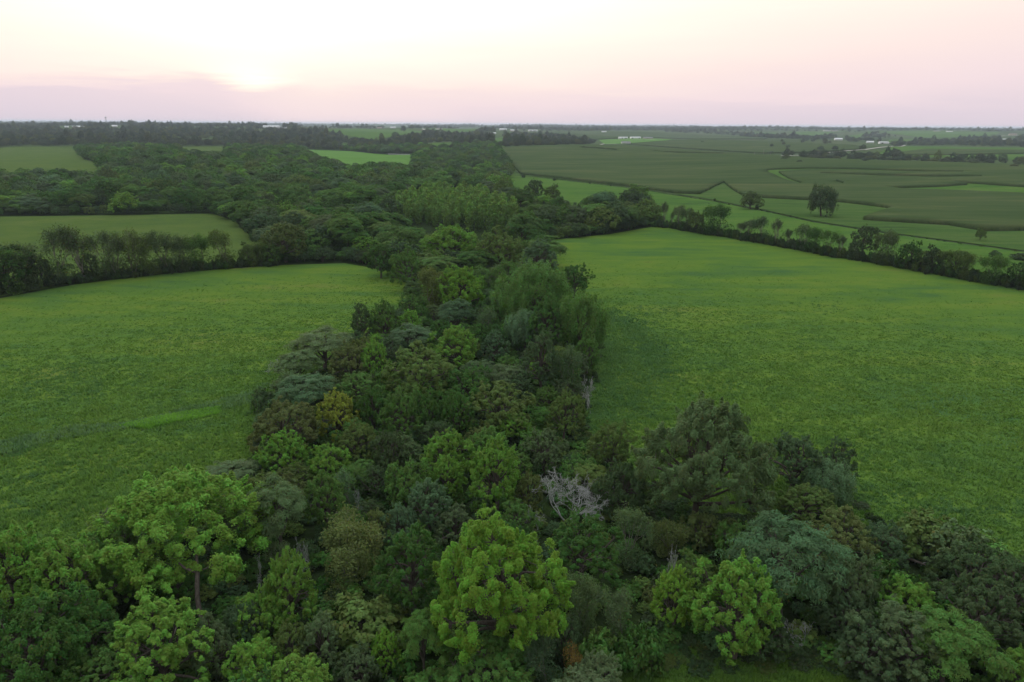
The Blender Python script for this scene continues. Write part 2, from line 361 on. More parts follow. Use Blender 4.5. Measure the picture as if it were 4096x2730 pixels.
def gen_poplar(Rr, H, nleaf, seed, lod):
    r = np.random.default_rng(seed); nb = 22; z = H*np.linspace(.1, .97, nb); an = np.arange(nb)*2.4+r.uniform(0, 6)
    w = Rr*np.clip(np.minimum(1.25*(z/H)**.35, 1.6*(1-z/H)**.6+.12), .1, 1)
    tipd = np.stack([np.cos(an)*w, np.sin(an)*w, z+H*.1*r.uniform(.6, 1.2, nb)], 1); tipd[-1] = [0, 0, H]
    tipd[-2] = [r.normal(0, .3), r.normal(0, .3), H*.95]
    root = np.stack([0*an, 0*an, z-H*.06], 1)
    idx = r.integers(0, nb, nleaf); t = r.random((nleaf, 1))**.7
    C = root[idx]*(1-t)+tipd[idx]*t+r.normal(size=(nleaf, 3))*Rr*.17*(1.25-t)
    leaf = leaf_quads(C, r.normal(size=(nleaf, 3))*.6+[0, 0, .5], .34*lod, .24*lod, r, r.random(nb)[idx])
    paths = [curve([0, 0, -.3], [0, 0, H*.95], .1, .02, r, 4, .01)]+[curve(root[i], tipd[i], .035, .01, r, 3, .05) for i in range(0, nb, 2)]
    return leaf, tubes(paths, 4)
PROTO = {}                     # name -> (crown mesh, trunk mesh, radius, height)
def proto(name, data, Rr, H, leafm='leaf', barkm='bark'):
    leaf, wood = data
    cm = newmesh('crown', leaf[0], leaf[1], [M[leafm]], leaf[2]); tm = newmesh('trunk', wood[0], wood[1], [M[barkm]], smooth=True)
    PROTO[name] = (cm, tm, Rr, H)
NEAR = [('puffy', 'big', 7.0, 15, 120000, .12), ('puffy', 'big2', 7.2, 11, 100000, .2), ('puffy', 'a', 4.6, 10, 46000, .1), ('puffy', 'b', 4.6, 9, 46000, .15), ('puffy', 'c', 4.2, 11, 46000, .05),
        ('dense', 'a', 4.6, 9, 45000, .1), ('dense', 'b', 4.4, 8.5, 45000, .05), ('dense', 'c', 4.5, 11, 45000, .1),
        ('feather', 'a', 5.2, 10, 17000, .2), ('feather', 'b', 4.8, 8, 17000, .3), ('willow', 'a', 6.5, 14, 30000, .1), ('willow', 'b', 4.5, 10, 18000, .1)]
for i, (k, v, r_, h_, n_, gp) in enumerate(NEAR): proto(f'{k}_{v}', gen_tree(k, r_, h_, n_, 100+i, 1.0, base_gap=gp), r_, h_)
for i, (k, v, r_, h_, n_, gp) in enumerate([('puffy', 'm1', 6, 12, 9000, .08), ('puffy', 'm2', 6, 11, 9000, .1), ('dense', 'm1', 6, 11, 11000, .05), ('dense', 'm2', 6, 10, 11000, .1),
        ('feather', 'm1', 6.5, 10, 6500, .2), ('feather', 'm2', 6, 9, 6500, .3), ('willow', 'm1', 6, 12, 6500, .1)]):
    proto(f'{k}_{v}', gen_tree(k, r_, h_, n_, 200+i, 2.3 if k != 'feather' else 2.0, base_gap=gp), r_, h_)
for i, (k, v, r_, h_, n_, gp) in enumerate([('dense', 'f1', 6, 10, 2600, .02), ('puffy', 'f1', 6, 11, 2600, .02), ('feather', 'f1', 7, 9, 2600, .15), ('dense', 'f2', 6.5, 9, 2600, .0)]):
    proto(f'{k}_{v}', gen_tree(k, r_, h_, n_, 300+i, 3.6, base_gap=gp), r_, h_, 'leaf_far')
for i, (r_, h_, n_, ll) in enumerate([(3.2, 9.5, 2400, 800), (4.2, 9, 3400, 2200), (2.4, 8.5, 1300, 200), (5, 9, 6500, 3200)]):
    proto(f'open_{i}', gen_open(r_, h_, n_, 400+i, 1.05, ll), r_, h_, 'leaf', 'pale_bark')
for i in range(4): proto(f'poplar_{i}', gen_poplar(2.6, 9.5, 1500, 500+i, 1.9), 2.6, 9.5)
proto('shrub_a', gen_tree('shrub', 2.2, 3.0, 3600, 600, 1.3, base_gap=0), 2.2, 3.0); proto('shrub_b', gen_tree('shrub', 2.4, 2.6, 3600, 601, 1.3, base_gap=0), 2.4, 2.6)
proto('shrub_m', gen_tree('shrub', 3, 3.6, 900, 602, 3.0, base_gap=0), 3, 3.6)
BARE = {}
for nm, (r_, h_, sd_, dp, st, ra) in dict(dead_big=(6.2, 8.5, 711, 7, 3, .026), dead_small=(2.2, 4.5, 702, 5, 2, .02), dead_bush=(2.0, 2.6, 703, 5, 3, .02), bare_limb=(3.2, 7.5, 704, 5, 2, .02)).items():
    V, Q = gen_bare(r_, h_, sd_, dp, st, ra); BARE[nm] = (newmesh('branches', V, Q, [M['dead_bark']], smooth=True), r_, h_)
def plant(pr, loc, Wd, H, tint, label, group=None, name='broadleaf_tree', cat='tree', rz=None, lean=None):
    cm, tm, pr_r, pr_h = PROTO[pr]
    t = thing(name, label, cat, loc, rng.uniform(0, 6.28) if rz is None else rz, group)
    if lean: t.rotation_euler.x, t.rotation_euler.y = lean
    sxy = Wd/2/pr_r; t.scale = (sxy, sxy, H/pr_h)
    c = link('crown', cm, t); c['tint'] = [float(x) for x in tint]
    link('trunk', tm, t); return t
def vary(c, a=.12):
    f = rng.uniform(1-a, 1+a); return tuple(max(x*f*rng.uniform(1-a*.5, 1+a*.5), .004) for x in c)
TINT = dict(bright=(.098, .205, .028), lime=(.125, .235, .025), mid=(.062, .132, .028), deep=(.036, .092, .018), dark=(.030, .066, .026), olive=(.078, .118, .030),
            brown=(.078, .098, .032), blue=(.058, .108, .058), grey=(.070, .105, .050), yellow=(.16, .20, .028), greyd=(.045, .080, .040), orange=(.2, .15, .04))
CM = np.array([.062, .118, .028])
for _k in TINT:
    if _k not in ('lime', 'yellow', 'orange'): TINT[_k] = tuple((np.array(TINT[_k])*.8+CM*.2)*1.5)
    else: TINT[_k] = tuple(np.array(TINT[_k])*1.3)
TINT['lime'] = (.150, .305, .036); TINT['silver'] = (.100, .165, .064); TINT['dark'] = (.062, .108, .042)
def place(px, py, wpx, hpx, minw=0, H=None):
    """a crown centred on pixel (px, py), wpx wide: its foot on the ground and its real width and height"""
    zc = 6.0
    for _ in range(4):
        p = at(px, py, zc); d = np.linalg.norm(p+[0, 0, zc]-CAM); Wd = wpx*d/F
        a = math.asin((CAM[2]-p[2]-zc)/d); vis = hpx*d/F             # visible extent mixes height and depth of the crown
        hh = H or float(np.clip((vis-Wd*math.sin(a)*.55)/math.cos(a)+1.5+Wd*.22, Wd*.62, Wd*1.7))
        zc = hh*.56
    return p, Wd, hh, d
def place_base(px, py, wpx, hpx):
    p = at(px, py); d = np.linalg.norm(p-CAM); return p, wpx*d/F, hpx*d/F, d
# ---------------------------------------------------------------- ground, fields, crops
def sheet(name, poly_px, mt, off, spacing=15, holes=(), dz=0.0, wall=0.0, wall_mat=None, wig=0.0, kind='structure', world=False):
    """a draped sheet over the polygon (photograph pixels carried to the ground); wall > 0 raises it and closes its sides"""
    def edge(poly):
        P = [at(x, y)[:2] for x, y in poly] if not world else [np.array(q) for q in poly]
        o = []
        for a, c in zip(P, P[1:]+P[:1]):
            L = np.linalg.norm(c-a); n = max(1, int(L/spacing)); nn = np.array([-(c-a)[1], (c-a)[0]])/max(L, 1e-6)
            for i in range(n):
                q = a+(c-a)*i/n
                if wig: q = q+nn*wig*(math.sin(q[0]*.31+q[1]*.23)+.6*math.sin(q[0]*.83-q[1]*.57))*(i > 0)
                o.append(q)
        return o
    rings = [edge(poly_px)]+[edge(h) for h in holes]
    bx = np.array(rings[0]); xs = np.arange(bx[:, 0].min(), bx[:, 0].max(), spacing*1.3); ys = np.arange(bx[:, 1].min(), bx[:, 1].max(), spacing*1.3)
    G = np.stack(np.meshgrid(xs, ys), -1).reshape(-1, 2)+.37
    k = inpoly(G[:, 0], G[:, 1], rings[0])
    for h in rings[1:]: k &= ~inpoly(G[:, 0], G[:, 1], h)
    vs, es = [], []
    for rg in rings:
        s0 = len(vs); vs += [Vector(q) for q in rg]; es += [(s0+i, s0+(i+1) % len(rg)) for i in range(len(rg))]
    vs += [Vector(q) for q in G[k]]
    ov, _, of, *_r = geometry.delaunay_2d_cdt(vs, es, [], 0, .01)
    A = np.array([[v.x, v.y] for v in ov]); T = np.array([f for f in of if len(f) == 3])
    c = A[T].mean(1); k = inpoly(c[:, 0], c[:, 1], rings[0])
    for h in rings[1:]: k &= ~inpoly(c[:, 0], c[:, 1], h)
    T = T[k]; a_, b_, c_ = A[T[:, 0]], A[T[:, 1]], A[T[:, 2]]
    fl = ((b_[:, 0]-a_[:, 0])*(c_[:, 1]-a_[:, 1])-(b_[:, 1]-a_[:, 1])*(c_[:, 0]-a_[:, 0])) < 0; T[fl] = T[fl][:, ::-1]
    rr = np.hypot(A[:, 0], A[:, 1]); z = hgt(A[:, 0], A[:, 1])+off+rr*8e-5*(1+off*8)
    V = np.column_stack([A, z+wall])
    if wall:
        V[:, 2] += np.sin(A[:, 0]*1.7+A[:, 1]*2.3)*.12
        E = np.concatenate([T[:, [0, 1]], T[:, [1, 2]], T[:, [2, 0]]]); key = {}
        for i, j in E: key[(int(i), int(j))] = 1
        B = np.array([(i, j) for (i, j) in key if (j, i) not in key]); n = len(V)
        V = np.concatenate([V, np.column_stack([A, z-.4])])
        T = np.concatenate([T, np.column_stack([B[:, 1], B[:, 0], B[:, 0]+n]), np.column_stack([B[:, 1], B[:, 0]+n, B[:, 1]+n])])
    o = link(name, newmesh(name, V, T, [mt], smooth=False)); o['kind'] = kind
    if wall: o['_'] = 0; del o['_']; EDGES.append((A, B, z))
    return o
EDGES = []
def base_ground():
    ang = np.radians(np.concatenate([np.linspace(-52, 52, 420), np.linspace(55, 305, 60)]))
    rad = np.concatenate([[0], np.geomspace(20, 24000, 430)]); na = len(ang)
    A, Q = np.meshgrid(ang, rad); x = Q*np.sin(A); y = Q*np.cos(A); z = hgt(x, y)-.1-Q*2e-4
    i = np.arange(len(rad)-1)[:, None]*na; j = np.arange(na)[None, :]; j2 = (j+1) % na
    Fc = np.stack([i+j, i+j2, i+na+j2, i+na+j], -1).reshape(-1, 4)
    o = link('ground', newmesh('ground', np.stack([x, y, z], -1).reshape(-1, 3), Fc[:, ::-1], [M['base']], smooth=True)); o['kind'] = 'structure'
base_ground()
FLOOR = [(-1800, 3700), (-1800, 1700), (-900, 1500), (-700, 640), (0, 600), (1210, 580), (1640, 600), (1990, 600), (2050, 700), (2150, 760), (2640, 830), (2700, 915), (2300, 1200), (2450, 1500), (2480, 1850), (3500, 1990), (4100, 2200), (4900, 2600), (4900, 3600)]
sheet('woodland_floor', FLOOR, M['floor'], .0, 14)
LM = [(-1800, 1480), (-700, 1300), (0, 1195), (300, 1140), (700, 1092), (1120, 1062), (1380, 1055), (1560, 1085), (1700, 1160), (1640, 1240), (1420, 1420), (1260, 1560), (1130, 1700), (1060, 1850), (1000, 1950), (850, 2080), (430, 2300), (0, 2480), (-1800, 3100)]
RM = [(2170, 965), (2440, 938), (2640, 903), (2740, 925), (3000, 963), (3400, 1035), (3800, 1108), (4096, 1158), (4900, 1290), (6300, 1530), (6300, 3400), (4300, 2420), (3950, 2240), (3560, 2130), (3200, 2060), (2900, 2060), (2560, 1980), (2400, 1900), (2330, 1700), (2300, 1500), (2300, 1300), (2240, 1120)]
OM = [(-600, 880), (0, 868), (350, 864), (850, 856), (940, 885), (985, 930), (1040, 985), (1110, 1052), (700, 1085), (300, 1133), (0, 1188), (-600, 1290)]
sheet('left_meadow', LM, M['meadow'], .05, 8); sheet('right_meadow', RM, M['meadow'], .05, 8); sheet('far_left_meadow', OM, M['meadow2'], .05, 10)
PS = [(2025, 735), (2045, 702), (2200, 716), (2500, 750), (2700, 782), (2850, 806), (3080, 852), (3250, 890), (3500, 930), (4096, 1010), (4800, 1090), (6300, 1260), (6300, 1515), (4800, 1270), (4096, 1150), (3800, 1100), (3400, 1028), (3000, 956), (2740, 918), (2640, 896), (2300, 900), (2120, 830), (2060, 790)]
RG = [(2045, 702), (2052, 685), (2080, 700), (2200, 710), (2500, 745), (2700, 776), (2800, 779), (2860, 748), (2895, 731), (2935, 765), (2975, 788), (3056, 794), (3233, 803), (3373, 812), (3570, 836), (3580, 850), (3450, 882), (3605, 892), (3792, 903), (3938, 927), (4096, 925), (4800, 935), (6300, 960), (6300, 1250), (4800, 1085), (4096, 1004), (3500, 924), (3250, 884), (3080, 846), (2850, 800), (2700, 776), (2500, 746), (2200, 712)]
sheet('pasture', PS, M['pasture'], .05, 14); sheet('rough_grass', RG, M['rough'], .10, 14)
for P in ([(-200, 690), (-60, 600), (40, 588), (300, 587), (335, 640), (430, 660), (400, 690), (100, 700)], [(690, 588), (905, 586), (900, 606), (850, 616), (760, 610)]): sheet('hill_pasture', P, M['meadow2'], .05, 25)
sheet('bright_pasture', [(1205, 598), (1400, 606), (1500, 617), (1560, 621), (1668, 619), (1640, 668), (1590, 655), (1400, 662), (1300, 645)], M['lawn'], .05, 25)
FARF = ([(1300, 520), (1420, 516), (1640, 520), (1700, 527), (1620, 540), (1500, 562), (1410, 548), (1340, 532)], [(1400, 576), (1300, 572), (1395, 585)], [(1690, 575), (1830, 570), (1800, 582), (1720, 584)], [(1700, 518), (1940, 515), (1880, 540), (1700, 530)],
          [(1970, 555), (2015, 548), (2020, 590), (1975, 585)], [(3150, 530), (3400, 524), (3250, 545)], [(3380, 545), (3500, 530), (3420, 556)], [(3560, 560), (3900, 552), (3800, 568), (3540, 575)], [(3620, 585), (4096, 592), (4600, 600), (4600, 640), (3980, 640), (3500, 620)],
          [(3430, 528), (3700, 525), (4000, 530), (3960, 545), (3700, 552)], [(2950, 530), (3120, 532), (3060, 540)], [(1320, 508), (1500, 503), (1480, 510)])
for P in FARF: sheet('far_field', P, M['pasture'], .04, 60)
sheet('farm_lawn', [(2395, 560), (2480, 557), (2607, 554), (2700, 558), (2664, 563), (2528, 573), (2420, 578)], M['lawn'], .04, 20)
# corn: blocks of a crop about 2.4 m high, cut by grassed waterways
C1 = [(1990, 596), (2110, 589), (2350, 582), (2510, 583), (2750, 602), (3030, 622), (3260, 638), (3699, 652), (4096, 664), (4800, 672), (4800, 930), (4096, 923), (3938, 925), (3792, 901), (3605, 890), (3452, 881), (3500, 862), (3572, 838), (3500, 826), (3373, 811), (3233, 802), (3056, 793), (2975, 786), (2935, 762), (2895, 731), (2862, 746), (2800, 777), (2700, 774), (2500, 745), (2200, 710), (2085, 698), (2060, 672), (2040, 650), (2010, 622)]
WW = [[(3060, 688), (3075, 682), (3233, 676), (3405, 679), (3652, 687), (3852, 691), (3852, 696), (3652, 695), (3405, 688), (3233, 684), (3115, 692), (3150, 715), (3215, 738), (3195, 742), (3130, 722)],
      [(3280, 696), (3512, 703), (3699, 708), (3927, 709), (3927, 715), (3699, 717), (3512, 711), (3280, 701)],
      [(3560, 756), (3745, 750), (3868, 742), (3787, 731), (3955, 741), (4096, 751), (4700, 765), (4700, 792), (4096, 782), (3745, 768), (3600, 764)],
      [(3345, 726), (3376, 735), (3371, 743), (3340, 733)], [(2330, 590), (2470, 600), (2462, 606), (2320, 595)], [(2590, 606), (2720, 612), (2900, 616), (2890, 620), (2700, 617)]]
sheet('corn_crop', C1, M['corn'], .1, 13, holes=WW, wall=2.4, wig=.5, kind='stuff')
sheet('grassed_waterway', [(3020, 665), (4750, 680), (4750, 800), (3560, 775), (3170, 750)], M['pasture'], .12, 30)
for P in ([(2178, 533), (2500, 529), (2700, 533), (2900, 545), (3090, 550), (3060, 558), (2827, 558), (2607, 552), (2480, 554), (2370, 562), (2250, 550)],
          [(2440, 586), (2528, 577), (2660, 566), (2830, 561), (3060, 561), (3230, 560), (3300, 566), (3450, 592), (3440, 600), (3260, 610), (3100, 614), (3050, 615), (2760, 597), (2514, 580)],
          [(3520, 622), (3700, 600), (4096, 604), (4700, 610), (4700, 618), (4096, 617), (3800, 622)]): sheet('corn_crop', P, M['corn'], .1, 24, wall=2.4, wig=.8, kind='stuff')
# plants that stand free along the edges of the corn
def corn_edge():
    Vs, Fs = [], []; r = np.random.default_rng(5); P = []
    for A, B, z in EDGES:
        a = A[B[:, 0]]; c = A[B[:, 1]]; mid = (a+c)/2; d = np.hypot(mid[:, 0], mid[:, 1])
        px, py, f = proj(mid[:, 0], mid[:, 1], z[B[:, 0]])
        for i in np.where((d < 1150) & (px > -200) & (px < 4300))[0]:
            L = np.linalg.norm(c[i]-a[i]); n = int(L/(.75 if d[i] < 900 else 1.3)); t = r.random((n, 1)); nn = np.array([-(c[i]-a[i])[1], (c[i]-a[i])[0]])/L
            q = a[i]+(c[i]-a[i])*t+nn*r.normal(-.1, .5, (n, 1)); P.append(q)
    P = np.concatenate(P); n = len(P); z = hgt(P[:, 0], P[:, 1]); nb = 5
    for k in range(nb):
        an = r.uniform(0, 2*pi, n); h0 = r.uniform(.2, 1.7, n); ln = r.uniform(.5, 1.0, n); dx, dy = np.cos(an), np.sin(an); hh = r.uniform(2.2, 2.9, n) if k == 0 else h0+r.uniform(.3, 1.1, n)
        if k == 0: ln = ln*.1; h0 = h0*0
        b0 = np.stack([P[:, 0]-dy*.1, P[:, 1]+dx*.1, z+h0], -1); b1 = np.stack([P[:, 0]+dy*.1, P[:, 1]-dx*.1, z+h0], -1)
        t_ = np.stack([P[:, 0]+dx*ln, P[:, 1]+dy*ln, z+hh], -1); Vs.append(np.stack([b0, b1, t_], 1).reshape(-1, 3))
    V = np.concatenate(Vs); Fc = np.arange(len(V)).reshape(-1, 3)
    me = newmesh('corn_plants', V, Fc, [leaf_material('corn leaves', (.04, .085, .022), .25)], {'leafvar': ('FACE', r.random(len(Fc))*.9), 'clumpvar': ('FACE', r.random(len(Fc)))})
    tag(link('corn_plants', me), kind='stuff')
corn_edge()
# meadow grass: real tufts over the nearer parts of both meadows
def tufts(name, poly, n_try, dmax, tall, base, seed, keep=None, wd=.10, full=False):
    r = np.random.default_rng(seed); PW = [tuple(at(x, y)[:2]) for x, y in poly]; A = np.array(PW)
    lo, hi = A.min(0), A.max(0); hi = np.minimum(hi, [dmax, dmax]); lo = np.maximum(lo, [-dmax, 30])
    P = r.uniform(lo, hi, (n_try, 2)); d = np.hypot(P[:, 0], P[:, 1]); k = inpoly(P[:, 0], P[:, 1], PW) & (r.random(n_try) < np.clip((90/d)**1.5, .05, 1)*np.clip((dmax-d)/(dmax*.45), 0, 1) + full) & (d < dmax)
    px, py, f = proj(P[:, 0], P[:, 1], P[:, 0]*0); k &= (px > -1200) & (px < 5300) & (py < 3200) & (f > 0)
    if keep: k &= keep(px, py)
    P = P[k]; d = d[k]; P = P+(r.normal(0, 3.0, P.shape) if full else 0); n = len(P); Vs, lv, cv_ = [], [], []; sc = np.clip(d/95, 1, 2.6)
    pn = .5+.5*np.sin(P[:, 0]*.35+2*np.sin(P[:, 1]*.21))*np.sin(P[:, 1]*.4+1.3*np.sin(P[:, 0]*.27)); hh = tall*(.55+.7*pn)*np.clip((dmax-d)/(dmax*.6), .3, 1)
    for i in range(5):
        an = r.uniform(0, 2*pi, n); o = r.normal(0, .16, (n, 2))*sc[:, None]; w = wd*sc*r.uniform(.7, 1.3, n); h = hh*r.uniform(.5, 1.15, n)
        x, y = P[:, 0]+o[:, 0], P[:, 1]+o[:, 1]; dx, dy = np.cos(an), np.sin(an); ln = h*r.uniform(.15, .6, n)
        Vs.append(np.stack([np.stack([x-dy*w, y+dx*w, 0*x], -1), np.stack([x+dy*w, y-dx*w, 0*x], -1), np.stack([x+dx*ln*1.6, y+dy*ln*1.6, h*.9], -1)], 1).reshape(-1, 3)); lv.append(r.random(n)*.93); cv_.append(pn)
    V = np.concatenate(Vs); V[:, 2] += hgt(V[:, 0], V[:, 1])+.05; Fc = np.arange(len(V)).reshape(-1, 3)
    me = newmesh(name, V, Fc, [base], {'leafvar': ('FACE', np.concatenate(lv)), 'clumpvar': ('FACE', np.concatenate(cv_))}); tag(link(name, me), kind='stuff'); return n
def grass_material(name, stops):
    mt, b = mat(name); pos = b.n('ShaderNodeNewGeometry').outputs['Position']
    n1 = b.noise(pos, .35, 4, .6); n2 = b.noise(pos, .035, 3, .6, .8); f = b.m('ADD', b.m('MULTIPLY', n1, .5), b.m('MULTIPLY', n2, .5))
    lv = b.n('ShaderNodeAttribute', attribute_name='leafvar').outputs['Fac']
    h = b.n('ShaderNodeHueSaturation'); b.put(h.inputs['Color'], b.ramp(f, stops)); b.put(h.inputs['Value'], b.m('ADD', .88, b.m('MULTIPLY', lv, .24)))
    p = princ(b, h.outputs[0], .7, .15); tr = b.n('ShaderNodeBsdfTranslucent'); b.put(tr.inputs[0], h.outputs[0]); mx = b.n('ShaderNodeMixShader'); mx.inputs[0].default_value = .3
    b.t.links.new(p, mx.inputs[1]); b.t.links.new(tr.outputs[0], mx.inputs[2]); out(b, mx.outputs[0]); return mt
M['tuft'] = grass_material('meadow grass blades', [(.32, (.066, .155, .050)), (.43, (.088, .19, .036)), (.52, (.104, .208, .030)), (.62, (.118, .215, .032)), (.74, (.13, .195, .05))])
M['weed'] = grass_material('grey green weeds', [(.35, (.08, .17, .06)), (.55, (.12, .22, .08)), (.7, (.15, .23, .09))])
M['bank'] = grass_material('fresh green bank grass', [(.35, (.12, .30, .03)), (.6, (.16, .36, .03))])
tufts('meadow_grass', LM, 420000, 300, .75, M['tuft'], 11); tufts('meadow_grass', RM, 520000, 330, .6, M['tuft'], 12)
tufts('weeds', [(-100, 1800), (0, 1770), (250, 1715), (500, 1690), (640, 1665), (760, 1630), (1000, 1570), (1080, 1530), (1040, 1610), (700, 1690), (480, 1720), (250, 1760), (0, 1830), (-100, 1850)], 17000, 260, 1.0, M['weed'], 13, wd=.13)
M['edge'] = grass_material('blue green edge grass', [(.35, (.06, .15, .045)), (.55, (.09, .19, .045)), (.7, (.11, .21, .04))])
for q_, (P, nt_) in enumerate(zip(([(2420, 1230), (2520, 1290), (2620, 1380), (2640, 1470), (2600, 1600), (2530, 1700), (2500, 1690), (2560, 1560), (2580, 1450), (2560, 1380), (2480, 1310)], [(2350, 1300), (2480, 1400), (2440, 1750), (2350, 1700)]), (9000, 8000))): tufts('edge_grass', P, nt_, 640, .6, M['edge'], 30+q_, wd=.13, full=True)
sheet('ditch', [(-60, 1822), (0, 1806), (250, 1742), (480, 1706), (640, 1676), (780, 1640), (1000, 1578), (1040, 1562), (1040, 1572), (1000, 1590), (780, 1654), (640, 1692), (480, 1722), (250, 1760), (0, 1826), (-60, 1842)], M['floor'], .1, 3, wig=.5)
tufts('bank_grass', [(480, 1705), (620, 1672), (760, 1650), (880, 1630), (880, 1655), (760, 1680), (600, 1715)], 30000, 260, .8, M['bank'], 14, wd=.13)
sheet('mown_track', [(2500, 2900), (2520, 2720), (2750, 2690), (3100, 2670), (3400, 2740), (3600, 2900)], M['mown'], .12, 5)
tufts('weeds', [(2250, 2900), (2300, 2550), (2700, 2520), (3300, 2560), (3700, 2700), (3900, 2900)], 30000, 200, .5, M['tuft'], 15)
